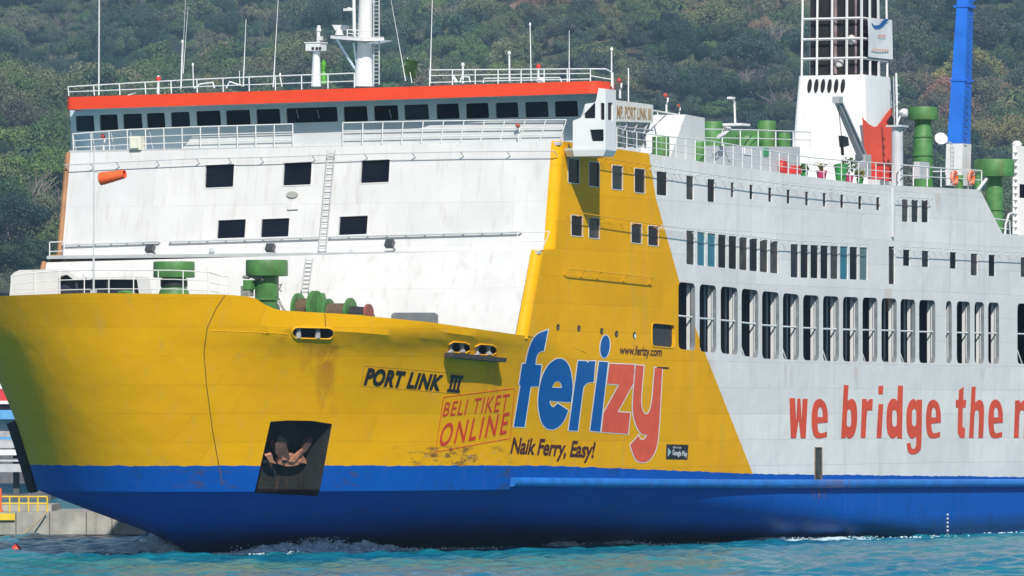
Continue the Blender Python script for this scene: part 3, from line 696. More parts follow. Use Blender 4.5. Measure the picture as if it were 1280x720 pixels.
s_out = [(wu, zb), (wu, zt), (ua, swp(770, 112.5)[1]), (ua, swp(770, 186)[1])]
shs = [roundpoly([swp(*q) for q in ((760, 128), (766.3, 128.5), (766.3, 150.5), (760, 150))], .05, 2)]
panel(mb, s_out, shs, WGS, (0, -1, 0), .1)
mb.add([(ua, wv, s_out[3][1]), (ua, wv, s_out[2][1]), (ua, VR, s_out[2][1]), (ua, VR, s_out[3][1])], [(0, 1, 2, 3)])
mb.add([(ua, vi - .5, s_out[2][1]), (ua, wv, s_out[2][1]), (wu, wv, zt), (wu, fwp(748, 110)[0], zt)], [(0, 1, 2, 3)])
wing = mb.build('bridge_wing', wgmat, FERRY, 0)
for h in fh: window(h, WGF, (1, 0, 0), BRGLASS, None, wing, 'pane', rec=.09)
window(shs[0], WGS, (0, 1, 0), BRGLASS, None, wing, 'pane', rec=.09)
bt = [Vector((wu + .02, vi, zb - .01)), Vector((wu + .02, wv + .02, zb - .01)), Vector((ua - .02, wv + .02, zb - .03)), Vector((ua - .02, B + .02, zb - .03)), Vector((wu - .5, B + .02, zb - .01))]
cen = sum(bt, Vector()) / len(bt)
mb = MB(); low = [cen + (q - cen) * .88 + Vector((0, 0, -.28)) for q in bt]; n = len(bt)
mid = [q + Vector((0, 0, .13)) for q in bt]
mb.add(mid + bt + low, [(i, (i + 1) % n, (i + 1) % n + n, i + n) for i in range(n)] + [(i + n, (i + 1) % n + n, (i + 1) % n + 2 * n, i + 2 * n) for i in range(n)] + [tuple(range(2 * n, 3 * n)), tuple(range(n))])
mb.build('underside', wgmat, wing, 0)

# roof rails
q = rail([on_u(*p, -.7) for p in ((85, 108.5), (160, 104), (240, 99.5), (320, 96), (443, 91.5))], [on_u(*p, -.7) for p in ((86, 120), (160, 118.5), (240, 116), (320, 113.5), (443, 109.5))], 11, (.55,)); q.build('roof_rail', RAILW, FERRY)
q = rail([on_u(*p, -.7) for p in ((537, 87.5), (640, 86.8), (738, 86))], [on_u(*p, -.7) for p in ((537, 107), (640, 104), (738, 102))], 7, (.36, .8)); 
e = on_u(738, 86, -.7); e2 = on_v(766, 91, e.y + .7); q.path([e, e + Vector((-.5, .6, 0)), e2], .032); q.path([e - Vector((0, 0, .33)), e2 - Vector((0, 0, .33))], .025); q.tube(e2, e2 - Vector((0, 0, .75)), .04); q.build('roof_rail', RAILW, FERRY)

# ------------------------------------------------------------------ masts and aerials on the wheelhouse roof
UM = -5.0
def pm(x, y, u=UM): return on_u(x, y, u)
def rad(px): return px / 2 / 26.0
b0, b1 = pm(455, 108), pm(458.5, -60)
mb = MB(); mb.tube(b0, pm(456, 50), rad(27), rad(18), 14); mb.tube(pm(456, 50), b1, rad(20), rad(15), 14)
mast = mb.build('radar_mast', WHITE, FERRY)
mb = MB(); c = pm(447, 48)
pl = [pm(413, 45.5, UM + 1.0), pm(455, 49, UM + 1.2), pm(480, 48, UM + .6), pm(480, 46, UM - 1), pm(414, 44, UM - 1)]
mb.prism(pl, (0, 0, -.1)); w = [pm(430, 49), pm(458, 54, UM + .9), pm(478, 49.5)]; mb.prism(w, (-1.2, 0, 0)); mb.build('platform', WHITE, mast, 0)
q = rail([pm(434, 37, UM + 1), pm(462, 39, UM + 1)], [pm(434, 46, UM + 1), pm(462, 48, UM + 1)], 3, (.5,), .025); q.build('guard_rail', RAILW, mast)
mb = MB(); p = pm(424, 44); mb.tube(p, p + Vector((0, 0, .35)), .22, .12, 10); mb.prism([pm(415, 31), pm(432, 31.5), pm(428, 38), pm(419, 38)], (-.5, 0, 0)); mb.build('radar_scanner', WHITE, mast)
mb = MB(); mb.tube(pm(421, 49, UM + .6), pm(446, 90), .06); mb.tube(pm(442, 54, UM + .6), pm(447, 90), .05); mb.build('stay_strut', mat('pale_blue_strut', (.5, .62, .72), .5), mast)
mb = MB(); mb.tube(pm(443, 46, UM + .8), pm(442, -20, UM + .8), .085, seg=8); mb.tube(pm(443, 12, UM + .8), pm(435, 10, UM + .8), .05); mb.box(pm(436, 12, UM + .8), (.2, .5, .12)); mb.build('spar', WHITE, mast)
ladder(pm(470.5, 106, UM + .2), pm(470.5, -10, UM + .2), (0, 1, 0), .30, 24, 'mast_ladder')
mb = MB(); mb.prism([pm(440, -4), pm(462, 4), pm(462, -4)], (-.6, 0, 0)); mb.build('mast_bracket', WHITE, mast, 0)
mb = MB(); mb.tube(pm(395, 108), pm(395.5, 62), rad(13), rad(9), 12); m2 = mb.build('signal_mast', WHITE, FERRY)
mb = MB(); mb.box(pm(395, 58.5), (.7, .80, .40)); mb.box(pm(395, 53.5), (.78, .9, .05)); mb.build('lamp_box', WHITE, m2, 0)
mb = MB(); 
for dx in (-4, 1, 5): mb.box(pm(395 + dx, 60.5, UM + .36), (.04, .13, .13))
mb.build('lens', BLACK, m2, 0)
mb = MB(); mb.tube(pm(398, 53), pm(398, 37), .09, seg=8); mb.lathe(pm(398.5, 39), [(.02, -.06), (.13, 0), (.13, .1), (.05, .2)], 10); mb.lathe(pm(398.5, 34.5), [(.02, -.06), (.10, 0), (.10, .08), (.02, .12)], 10); mb.box(pm(400, 48), (.2, .25, .2)); mb.build('lantern', WHITE, m2)
mb = MB(); mb.lathe(pm(404.5, 105, UM - .6), [(.17, 0), (.17, .5), (.12, .62), (.17, .75), (.17, 1.0), (.08, 1.12), (.08, 1.2)], 12); mb.tube(pm(404, 86, UM - .6), pm(413, 86, UM - .6), .05); mb.build('satcom_canister', mat('bright_green_paint', (.08, .30, .03), .5), FERRY)
# whip aerials and small posts: (x top, y top, x base, y base, radius)
AER = [(124, -6, 123.5, 119, .035, 0), (228, 52, 226, 111, .03, 0), (232, 0, 226.5, 110, .012, 0), (235, 8, 229, 92, .012, 0), (241, 82, 242, 110, .03, 0), (307.5, 24, 304, 108, .022, 0), (299, 88, 300, 107, .02, 0), (348, -5, 341.5, 109, .02, 0), (488, -4, 507, 101, .014, 0), (540.5, -5, 537.5, 104, .025, 0),
       (636.5, 67, 637, 103, .05, 0), (662.5, 30, 664, 102, .03, 0), (711.5, 38, 711.5, 102, .022, 0), (764.5, 62, 764.5, 108, .04, 0), (578.5, 82, 578.5, 104, .055, 0), (198, 98, 197, 116, .05, 0), (170, 116, 160, 119, .02, 0), (350, 95, 352.5, 108, .03, 0)]
for k, (x0, y0, x1, y1, r, _) in enumerate(AER):
    mb = MB(); a, b = pm(x1, y1, -1.6), pm(x0, y0, -1.6)
    if r < .03: mb.tube(a, a.lerp(b, .3), r * 1.6, r * 1.2); mb.tube(a.lerp(b, .3), b, r * 1.1, r * .6)
    else: mb.tube(a, b, r, r * .8, 8); mb.lathe(a.lerp(b, .96), [(r, 0), (r * 1.7, .03), (r * 1.7, .12), (r * .6, .18)], 8)
    mb.build('whip_aerial' if r < .03 else 'aerial_post', RAILW, FERRY)
for x, y in ((198, 99), (673, 84)):
    p = pm(x, y, -1.6); mb = MB(); mb.lathe(p, [(.1, -.1), (.13, 0), (.1, .12), (.02, .16)], 10); o = mb.build('red_beacon', REDP, FERRY); MB().tube(p - Vector((0, 0, .75)), p - Vector((0, 0, .1)), .05).build('stalk', RAILW, o)
for r_, P in ((.2, ((676, 97), (676, 103))), (.03, ((604, 104), (605, 98), (700, 97), (702, 103))), (.035, ((575, 103), (577, 96), (586, 96), (588, 103))), (.07, ((566, 95), (571, 103))), (.04, ((243, 110), (250, 105), (266, 103), (268, 110))), (.04, ((283, 110), (287, 102), (302, 107)))):
    MB().path([pm(x, y, -1.4) for x, y in P], r_).build('roof_pipe', RAILW, FERRY)
p = pm(785, 96); 
MB().tube(on_v(785.5, 128, 9), on_v(785.5, 85, 9), .035).build('aerial_post', RAILW, FERRY)
fl2 = empty('signal_flag', SM @ Matrix.Translation(pm(515, 101, -2.0)), 'tattered dark green flag flying above the orange bridge roof', 'flag')
mb = MB(); G = []
for i in range(9):
    for j in range(8):
        a = i / 8; bb = j / 7; p = pm(lerp(509, 524, a), lerp(75, 98, bb), -2.0) - pm(515, 101, -2.0); G.append(p + Vector((.35 * math.sin(a * 7 + bb * 2), 0, .05 * math.sin(a * 9))))
for i in range(8):
    for j in range(7):
        if (i, j) in ((0, 0), (7, 0), (7, 1), (0, 6), (7, 6), (6, 6)): continue
        mb.f.append((i * 8 + j, (i + 1) * 8 + j, (i + 1) * 8 + j + 1, i * 8 + j + 1))
mb.v = G; mb.build('cloth', mat('flag_green', (.03, .08, .02), .8, var=.5, scale=3), fl2); MB().tube((0, 0, -.1), pm(509, 72, -2) - pm(515, 101, -2), .02).build('halyard', RAILW, fl2)

# ------------------------------------------------------------------ port deck edge, from the bridge aft
RV = B - .12
RT = [(771, 159.5), (780, 163), (830, 170), (877, 174.6), (945, 185.5), (1014, 197), (1065, 201.5), (1116, 205)]
RB = [(771, 186), (811, 192), (830, 195), (877, 202), (945, 212), (1014, 221.5), (1065, 227.5), (1116, 232)]
rail([on_v(*p, RV) for p in RT], [on_v(*p, RV) for p in RB], 30, (.36, .68), .026).build('deck_rail', RAILW, FERRY)
rail([on_v(*p, RV) for p in ((1124, 206), (1180, 210.5), (1227, 213.5))], [on_v(*p, RV) for p in ((1124, 231.5), (1180, 234), (1227, 237))], 6, (.5,), .035).build('deck_rail', RAILW, FERRY)
mb = MB(); mb.path([on_v(1227, 213.5, RV), on_v(1227, 213.5, RV) - Vector((0, 3.5, 0))], .035); mb.tube(on_v(1222, 238, RV + .1), on_v(1233, 224, RV + .1), .09); mb.build('rail_end', RAILW, FERRY)
rail([on_v(*p, RV) for p in ((1240, 273), (1262, 276))], [on_v(*p, RV) for p in ((1250, 296), (1263, 298))], 1, (.5,), .035).build('aft_rail', RAILW, FERRY)
mb = MB(); mb.path([on_v(*p, RV) for p in ((1256, 298), (1257, 280), (1261, 268), (1266, 266), (1268, 270))], .06); mb.build('davit', RAILW, FERRY)
def wire_side(px, off, r, n, name='safety_wire', m=None, drop=.14):
    P = [on_v(x, y, B + off) for x, y in px]; mb = MB(); mb.path(P, r); tot = len(P) - 1
    for k in range(n + 1):
        t = k / n * tot; i = min(int(t), tot - 1); p = P[i].lerp(P[i + 1], t - i); mb.tube(p, p + Vector((0, -off, -drop)), r * .8, seg=4)
    return mb.build(name, m or RAILW, FERRY)
wire_side([(716, 191.5), (770, 200), (815, 207)], .40, .024, 10, m=YELP); wire_side([(815, 207), (860, 214), (945, 226), (1030, 236), (1104, 242.5)], .40, .024, 30)
wire_side([(718, 265), (770, 273), (826, 281.5)], .40, .024, 8, m=YELP); wire_side([(826, 281.5), (860, 286), (972, 299.5), (1086, 305.5)], .40, .024, 24)
wire_side([(1122, 246), (1166, 248.5)], .3, .024, 8); wire_side([(1124, 308), (1200, 312), (1300, 317)], .40, .024, 18)
wire_side([(711, 336), (752, 340), (817, 347)], .30, .03, 4, m=YELP, drop=.3)
mb = MB(); mb.tube(on_v(1115.5, 235, B + .02), on_v(1115.5, 296, B + .02), .14, seg=10); mb.build('side_pipe', GREYP, FERRY)
# old name board beside the bridge wing
sb = [on_v(*p, B - .1) for p in ((762, 124), (816.5, 131), (816.5, 153.5), (762, 151.5))]
board = MB().prism(sb, (0, -.08, 0)).build('name_board', mat('cream_board', (.72, .71, .66), .5), FERRY, 0)
mb = MB()
for x in (776, 789, 802): mb.path([on_v(x, 152, B - .2), on_v(x + 7, 155, B - .2), on_v(x + 2, 166, B - .2), on_v(x + 5, 184, B - .6)], .07); mb.tube(on_v(x, 152, B - .2), on_v(x - 3, 176, B - .9), .06)
mb.path([on_v(762, 157, B - .2), on_v(816, 163, B - .2)], .05); mb.build('board_bracket', STEEL, FERRY)
fire_monitor(on_v(775, 123, B - 2), .9); fire_monitor(on_v(833, 141, B - 3), .9); fire_monitor(on_v(849, 147, B - 3), .6)
mb = MB(); mb.path([on_v(816, 138, B - 2), on_v(846, 143, B - 2)], .04); mb.tube(on_v(822, 139, B - 2), on_v(822, 160, B - 2), .03); mb.build('upper_rail', RAILW, FERRY)
# sloped white housing
v1 = B - 1.0
bu = on_v(857, 143, v1).x
fA = [on_v(857, 143, v1), on_v(838, 196, v1)]; q = on_v(881, 147.5, v1)
side4 = [fA[0], fA[1], Vector((q.x, v1, fA[1].z - .3)), q]
MB().prism(side4, (0, -1.75, 0)).build('stair_housing', WHITE, FERRY, 0)
def drum(x, y0, y1, wpx, v, name='drum_vent'):
    a, b = on_v(x, y1, v), on_v(x, y0, v); r = wpx / 2 / 25.5
    return MB().lathe(a, [(r * .96, 0), (r * .96, .1), (r, .1), (r, b.z - a.z - .04), (r * .96, b.z - a.z), (0, b.z - a.z)], 24).build(name, GREEN, FERRY)
drum(826, 171, 196, 22, B - 1.2); drum(873, 177, 204, 17, B - 1.0)
# raised deckhouse with its own rail and vents behind
dh = [on_v(880, 182, B - 1.6), on_v(1000, 183.5, B - 1.6)]; zl = on_v(880, 204, B - 1.6).z - .6
MB().prism([dh[0], dh[1], Vector((dh[1].x, B - 1.6, zl - 1)), Vector((dh[0].x, B - 1.6, zl - 1))], (0, -5, 0)).build('deck_house', GREYP, FERRY, 0)
rail([on_v(880, 161.5, B - 1.8), on_v(940, 162.5, B - 1.8), on_v(1013, 165, B - 1.8)], [on_v(880, 183, B - 1.8), on_v(940, 183.5, B - 1.8), on_v(1013, 185, B - 1.8)], 6, (.5,), .032).build('house_rail', RAILW, FERRY)
drum(890, 152, 186, 28, B - 3.5); drum(958, 151, 186, 26, B - 4)
mb = MB(); a, b = on_v(905, 176, B - 4.5), on_v(944, 176, B - 4.5); mb.tube(a, b, .55, seg=18); mb.build('horizontal_tank', GREEN, FERRY)
drum(980, 166, 186, 18, B - 3.2); drum(934, 170, 187, 30, B - 2.4)
mb = MB(); p = on_v(919, 156, B - 5); mb.path([p, on_v(918, 127, B - 5), on_v(916, 123.5, B - 5), on_v(912, 122, B - 5)], .06); mb.box(on_v(914, 122.5, B - 5), (.4, .3, .1)); mb.box(p, (1.2, 1.2, .12)); mb.build('deck_lamp_post', RAILW, FERRY)
mb = MB(); mb.path([on_v(x, y, B - .9) for x, y in ((898, 171), (904, 168), (909, 164), (906, 160), (912, 161))], .11); mb.build('vent_pipe', WHITE, FERRY)
c = on_v(978, 209, B - 1.45); MB().lathe(c - Vector((0, .05, 0)), [(.38, 0), (.42, .12), (.38, .22), (.0, .24)], 18, Matrix.Rotation(R(-90), 3, 'X')).build('hose_cabinet', REDP, FERRY)
mb = MB(); mb.box(on_v(935, 189, B - 1.57), (.9, .06, .35)); mb.build('notice_plate', WHITE, FERRY); MB().box(on_v(957.5, 190, B - 1.55), (.6, .06, .4)).build('exit_plate', mat('sign_green', (.05, .3, .12), .5), FERRY)
mb = MB(); mb.path([on_v(x, y, B - .7) for x, y in ((893, 206), (897, 192), (903, 197), (906, 190), (912, 203), (915, 196), (918, 210))], .03); mb.build('loose_gear', STEEL, FERRY)

# ------------------------------------------------------------------ funnel
VF = B - 2.4
fc = on_v(1082, 232, VF); uB = fc.x
kf = 0.0
def fq(x, y): return on_v(x, y, VF)
zB = fc.z - .6; ztop = fq(1079, 92).z; zcage = fq(1079, -45).z
def fun_ring(z):
    t = (z - zB) / (ztop - zB); r = on_u(lerp(1083.5, 1079.5, t), 150, uB - .5 * t).y; l_ = on_u(lerp(984, 996.5, t), 150, uB - .5 * t).y
    uf = uB - .55 * t; ub = uB - 4.75 + .25 * t
    return [Vector((uf, r, z)), Vector((uf, l_, z)), Vector((ub, l_, z)), Vector((ub, r, z))]
def rounded_ring(z, c=.28, n=4):
    P = fun_ring(z); out = []
    for i in range(4):
        b, a, d = P[i], P[i - 1], P[(i + 1) % 4]; p0 = b + (a - b).normalized() * c; p1 = b + (d - b).normalized() * c
        for k in range(n + 1): t = k / n; out.append(p0 * (1 - t) ** 2 + b * 2 * t * (1 - t) + p1 * t * t)
    return out
zs = [zB + (ztop - zB) * k / 10 for k in range(11)]; rings = [rounded_ring(z) for z in zs]; n = len(rings[0]); mb = MB()
mb.add([q for r_ in rings for q in r_], [(k * n + i, k * n + (i + 1) % n, (k + 1) * n + (i + 1) % n, (k + 1) * n + i) for k in range(10) for i in range(n)] + [tuple(10 * n + i for i in range(n))])
funnel = mb.build('funnel', mat('funnel_white', (.78, .785, .79), .45, var=.08, scale=.5, streak=.15), FERRY, 40)
# six slots in the front
for k in range(6):
    x = 1012.3 + k * 8.3; t = .93; P = [on_u(*q, uB - .5) for q in px_ell(x, 107.5, 2.5, 8.8, 14, .08)]
    MB().prism([q + Vector((.06, 0, 0)) for q in P], (-.1, 0, 0)).build('slot', BLACK, funnel, 0)
# red field painted on the funnel side (curved edge), 12 mm proud plate
def fside(x, y):
    d = dirs(x, y); best = None
    z = on_v(x, y, VF).z; t = (z - zB) / (ztop - zB); v = fun_ring(z)[0].y; return on_v(x, y, v + .06)
red = [fside(*q) for q in ((1077.5, 144), (1080, 149), (1086, 155), (1092, 158.5), (1096, 158), (1101, 152), (1107, 143), (1112, 137), (1115.3, 134), (1116.5, 222), (1085.5, 222), (1081, 190))]
MB().add(red, [tuple(t) for t in tessellate_polygon([red])]).build('red_field', FUNRED, funnel, 0)
p = fside(1113, 152); MB().prism([fside(*q) + Vector((0, .01, 0)) for q in ((1108, 152), (1113, 144), (1116.5, 149), (1117, 158), (1111, 156))], (0, .05, 0)).build('side_hole', BLACK, funnel, 0)
# open cage with exhaust pipes
zc0, rows = ztop, [ztop, fq(1079, 71).z, fq(1079, 46.5).z, fq(1079, 21).z, zcage]
def cage(z):
    t = (z - ztop) / (zcage - ztop); P = fun_ring(ztop); c = sum(P, Vector()) / 4
    return [Vector((lerp(q.x, c.x, .06 + .05 * t), lerp(q.y, c.y, .10 + .02 * t), z)) for q in P]
mb = MB(); T_ = .075
for k, z in enumerate(rows[1:4]):
    P = cage(z)
    for i in range(4): mb.tube(P[i], P[(i + 1) % 4], T_, seg=4)
lo_, hi_ = cage(ztop), cage(zcage)
for i, nn in ((0, 4), (1, 3), (2, 4), (3, 3)):
    for k in range(nn):
        a = lo_[i].lerp(lo_[(i + 1) % 4], k / nn); b = hi_[i].lerp(hi_[(i + 1) % 4], k / nn); mb.tube(a, b, T_, seg=4)
mb.build('cage', WHITE, funnel, 0)
cen = sum(lo_, Vector()) / 4
core = [cen + (q - cen) * .80 for q in lo_]; MB().prism(core, (0, 0, zcage - ztop)).build('cage_shade_block', mat('core_shade_black', (.012, .010, .011), .8, var=.5), funnel, 0)  # near-black block stands in for the shaded inside of the cage
SOOT = mat('exhaust_pipe_steel', (.30, .22, .23), .45, .3, var=.4)
for dv, du, r in ((.05, 1.42, .13), (-1.0, 1.42, .10), (1.25, 1.42, .09)):
    MB().tube(cen + Vector((du, dv, .1)), Vector((cen.x + du, cen.y + dv, zcage + .2)), r, seg=12).build('exhaust_pipe', SOOT, funnel)
for dv, du, z in ((1.0, 1.45, 1.9), (.3, 1.45, .7)):
    MB().lathe(cen + Vector((du, dv, z)), [(.0, -.3), (.22, -.2), (.26, 0), (.22, .2), (0, .3)], 12).build('silencer', mat('silencer_white', (.6, .58, .56), .4), funnel)
# banner on the cage
vb = lo_[0].y + .16
def bn(x, y): return on_v(x, y, vb)
BQ = ((1084.5, 22), (1115.8, 25), (1115.3, 74.5), (1085, 71)); bo = bn(1100, 72)
ban = empty('company_banner', SM @ Matrix.Translation(bo), 'white banner with blue swoosh and orange letters tied to the funnel cage', 'banner')
mb = MB(); G = []
for i in range(9):
    for j in range(9):
        a, b = i / 8, j / 8; x = lerp(lerp(BQ[0][0], BQ[1][0], a), lerp(BQ[3][0], BQ[2][0], a), b); y = lerp(lerp(BQ[0][1], BQ[1][1], a), lerp(BQ[3][1], BQ[2][1], a), b)
        G.append(bn(x, y) - bo + Vector((0, .03 * math.sin(a * 5 + b * 3), 0)))
mb.v = G; mb.f = [(i * 9 + j, (i + 1) * 9 + j, (i + 1) * 9 + j + 1, i * 9 + j + 1) for i in range(8) for j in range(8)]
sheet = mb.build('banner_sheet', mat('banner_white', (.72, .74, .76), .6), ban)
def flat_mark(polys, vv, m, name, parent, off=.06, org=None):
    org = org if org is not None else Vector()
    P3 = [[on_v(x, y, vv) - org + Vector((0, off, 0)) for x, y in p] for p in polys]; flat = [q for p in P3 for q in p]
    return MB().add(flat, [tuple(t) for t in tessellate_polygon(P3)]).build(name, m, parent, 0)
flat_mark([[(1088, 28), (1092, 32), (1098, 31), (1103, 25), (1107, 23), (1110, 26), (1107, 27), (1104, 31), (1099, 35), (1093, 36), (1090, 33)]], vb, TXBLUE, 'swoosh', sheet, org=bo)

# ------------------------------------------------------------------ lettering helper: any 2D shapes laid on the hull plating where they are painted
def subdivide_px(verts, tris, lim):
    bm = bmesh.new(); V = [bm.verts.new((x, y, 0)) for x, y in verts]
    for t in tris:
        try: bm.faces.new([V[i] for i in t])
        except ValueError: pass
    for _ in range(6):
        es = [e for e in bm.edges if e.calc_length() > lim]
        if not es: break
        bmesh.ops.subdivide_edges(bm, edges=es, cuts=1); bmesh.ops.triangulate(bm, faces=bm.faces)
    bm.verts.index_update(); vs = [(v.co.x, v.co.y) for v in bm.verts]; fs = [tuple(v.index for v in f.verts) for f in bm.faces]; bm.free()
    return vs, fs
def lay(verts, tris, m, name, parent=FERRY, off=.02, lim=14, proj=None):
    vs, fs = subdivide_px(verts, tris, lim); P = []
    for x, y in vs:
        if proj: P.append(proj(x, y)); continue
        p, n = surf(x, y); P.append(p + n * off)
    return MB().add(P, fs).build(name, m, parent, 0)
def shapes(polys):                           # list of (outer, holes) in pixels -> verts, tris
    V, T = [], []
    for outer, holes in polys:
        P = [[Vector((x, y, 0)) for x, y in outer]] + [[Vector((x, y, 0)) for x, y in h] for h in holes]
        t = tessellate_polygon(P); o = len(V); V += [(q.x, q.y) for p in P for q in p]; T += [tuple(i + o for i in q) for q in t]
    return V, T
def smooth_closed(P, n=4):
    """Catmull-Rom through points; a point given as (x, y, 1) is a hard corner"""
    out = []; N = len(P)
    for i in range(N):
        p0, p1, p2, p3 = P[i - 1], P[i], P[(i + 1) % N], P[(i + 2) % N]
        if len(p1) > 2: p0 = p1
        if len(p2) > 2: p3 = p2
        if len(p1) > 2 and len(p2) > 2: out.append(p1[:2]); continue
        for k in range(n):
            t = k / n; out.append(tuple(.5 * (2 * p1[c] + (p2[c] - p0[c]) * t + (2 * p0[c] - 5 * p1[c] + 4 * p2[c] - p3[c]) * t * t + (3 * p1[c] - p0[c] - 3 * p2[c] + p3[c]) * t ** 3) for c in (0, 1)))
    return out
def text_shape(s, bold=0.0, shear=0.0, space=1.0):
    cu = bpy.data.curves.new('t', 'FONT'); cu.body = s; cu.offset = bold; cu.shear = shear; cu.space_character = space; cu.resolution_u = 4
    ob = bpy.data.objects.new('t', cu); me = bpy.data.meshes.new_from_object(ob)
    bm = bmesh.new(); bm.from_mesh(me); bmesh.ops.remove_doubles(bm, verts=bm.verts, dist=1e-5); bmesh.ops.triangulate(bm, faces=bm.faces); bm.verts.index_update()
    V = [(v.co.x, v.co.y) for v in bm.verts]; T = [tuple(v.index for v in f.verts) for f in bm.faces]; bm.free()
    bpy.data.objects.remove(ob); bpy.data.curves.remove(cu); bpy.data.meshes.remove(me)
    return V, T
def text_px(s, q, bold=0.0, shear=0.0, space=1.0):
    """text stretched into a pixel quad: top left, top right, bottom right, bottom left"""
    V, T = text_shape(s, bold, shear, space); xs, ys = [v[0] for v in V], [v[1] for v in V]; x0, x1, y0, y1 = min(xs), max(xs), min(ys), max(ys); out = []
    for x, y in V:
        a, b = (x - x0) / (x1 - x0), 1 - (y - y0) / (y1 - y0)
        out.append(tuple(lerp(lerp(q[0][c], q[1][c], a), lerp(q[3][c], q[2][c], a), b) for c in (0, 1)))
    return out, T
def Z1(P): return [(630 + p[0] / 4.8, 400 + p[1] / 4.8) + tuple(p[2:]) for p in P]
def Z2(P): return [(730 + p[0] / 3.793, 400 + p[1] / 3.793) + tuple(p[2:]) for p in P]
LET = {
 'f': (Z1([(262, 60, 1), (237, 183, 1), (208, 193), (193, 220), (186, 268, 1), (223, 270, 1), (207, 397, 1), (158, 398, 1), (121, 641, 1), (57, 638, 1), (97, 392, 1), (89, 385, 1), (108, 263, 1), (128, 262, 1), (142, 195), (168, 125), (205, 82)]), []),
 'e': (Z1([(330, 232), (362, 242), (388, 278), (403, 335), (409, 410), (400, 493, 1), (270, 483, 1), (277, 510), (296, 522), (320, 500, 1), (383, 542, 1), (358, 602), (322, 642), (282, 656), (243, 640), (217, 590), (204, 505), (209, 425), (226, 345), (258, 280), (296, 243)]), [Z1([(285, 405, 1), (300, 376), (320, 366), (338, 378), (347, 407, 1)])]),
 'r': (Z1([(443, 245, 1), (495, 247, 1), (497, 259, 1), (510, 247, 1), (546, 247, 1), (535, 372, 1), (505, 374), (482, 392), (470, 432), (440, 664, 1), (386, 661, 1)]), []),
 'i': (Z2([(70, 197, 1), (112, 200, 1), (75, 529, 1), (28, 524, 1)]), []),
 'dot': (Z2([(98 + 22 * math.cos(k * math.pi / 6) - 4 * math.sin(k * math.pi / 6), 126 + 53 * math.sin(k * math.pi / 6)) for k in range(12)]), []),
 'z': (Z2([(120, 207, 1), (238, 212, 1), (232, 300, 1), (157, 436, 1), (217, 440, 1), (207, 539, 1), (82, 530, 1), (92, 440, 1), (166, 306, 1), (107, 301, 1)]), []),
 'y': (Z2([(244, 214, 1), (282, 217, 1), (270, 360), (273, 420), (291, 447), (310, 430), (323, 365), (334, 226, 1), (369, 230, 1), (352, 530), (336, 620), (306, 664), (272, 674), (242, 656), (218, 592, 1), (258, 548, 1), (266, 566), (284, 565), (300, 545, 1), (268, 535), (243, 490), (230, 420), (236, 310)]), []),
}
for k, (o, hs) in LET.items():
    o2 = smooth_closed(o); h2 = [smooth_closed(h) for h in hs]
    V, T = [], []
    for L_, d_ in [(o2, 1.15)] + [(h, -.95) for h in h2]:
        E_, n_, o_ = expand(L_, d_), len(L_), len(V); V += [q[:2] for q in L_] + E_
        for i in range(n_): j = (i + 1) % n_; T += [(o_ + i, o_ + j, o_ + n_ + j), (o_ + i, o_ + n_ + j, o_ + n_ + i)]
    lay(V, T, TXWHT, 'logo_outline', off=.014)
    V, T = shapes([(o2, h2)]); lay(V, T, TXRED if k in 'zy' else TXBLUE, 'logo_letter', off=.024)
def W_(P): return [(980 + p[0] / 4.267, 470 + p[1] / 4.267) + tuple(p[2:]) for p in P]
def c1(P): return [(x, y, 1) for x, y in P]
E_O = [(.5, 0), (.8, .08), (.98, .30), (1.0, .60, 1), (.36, .62, 1), (.40, .80), (.55, .87), (.95, .83, 1), (.95, .96, 1), (.55, 1.0), (.22, .97), (.05, .80), (0, .5), (.06, .22), (.22, .06)]
E_H = [(.37, .46, 1), (.40, .28), (.53, .20), (.66, .28), (.69, .46, 1)]
def e_at(x0, y0, x1, y1): f_ = lambda P: [(x0 + p[0] * (x1 - x0), y0 + p[1] * (y1 - y0)) + tuple(p[2:]) for p in P]; return (f_(E_O), [f_(E_H)])
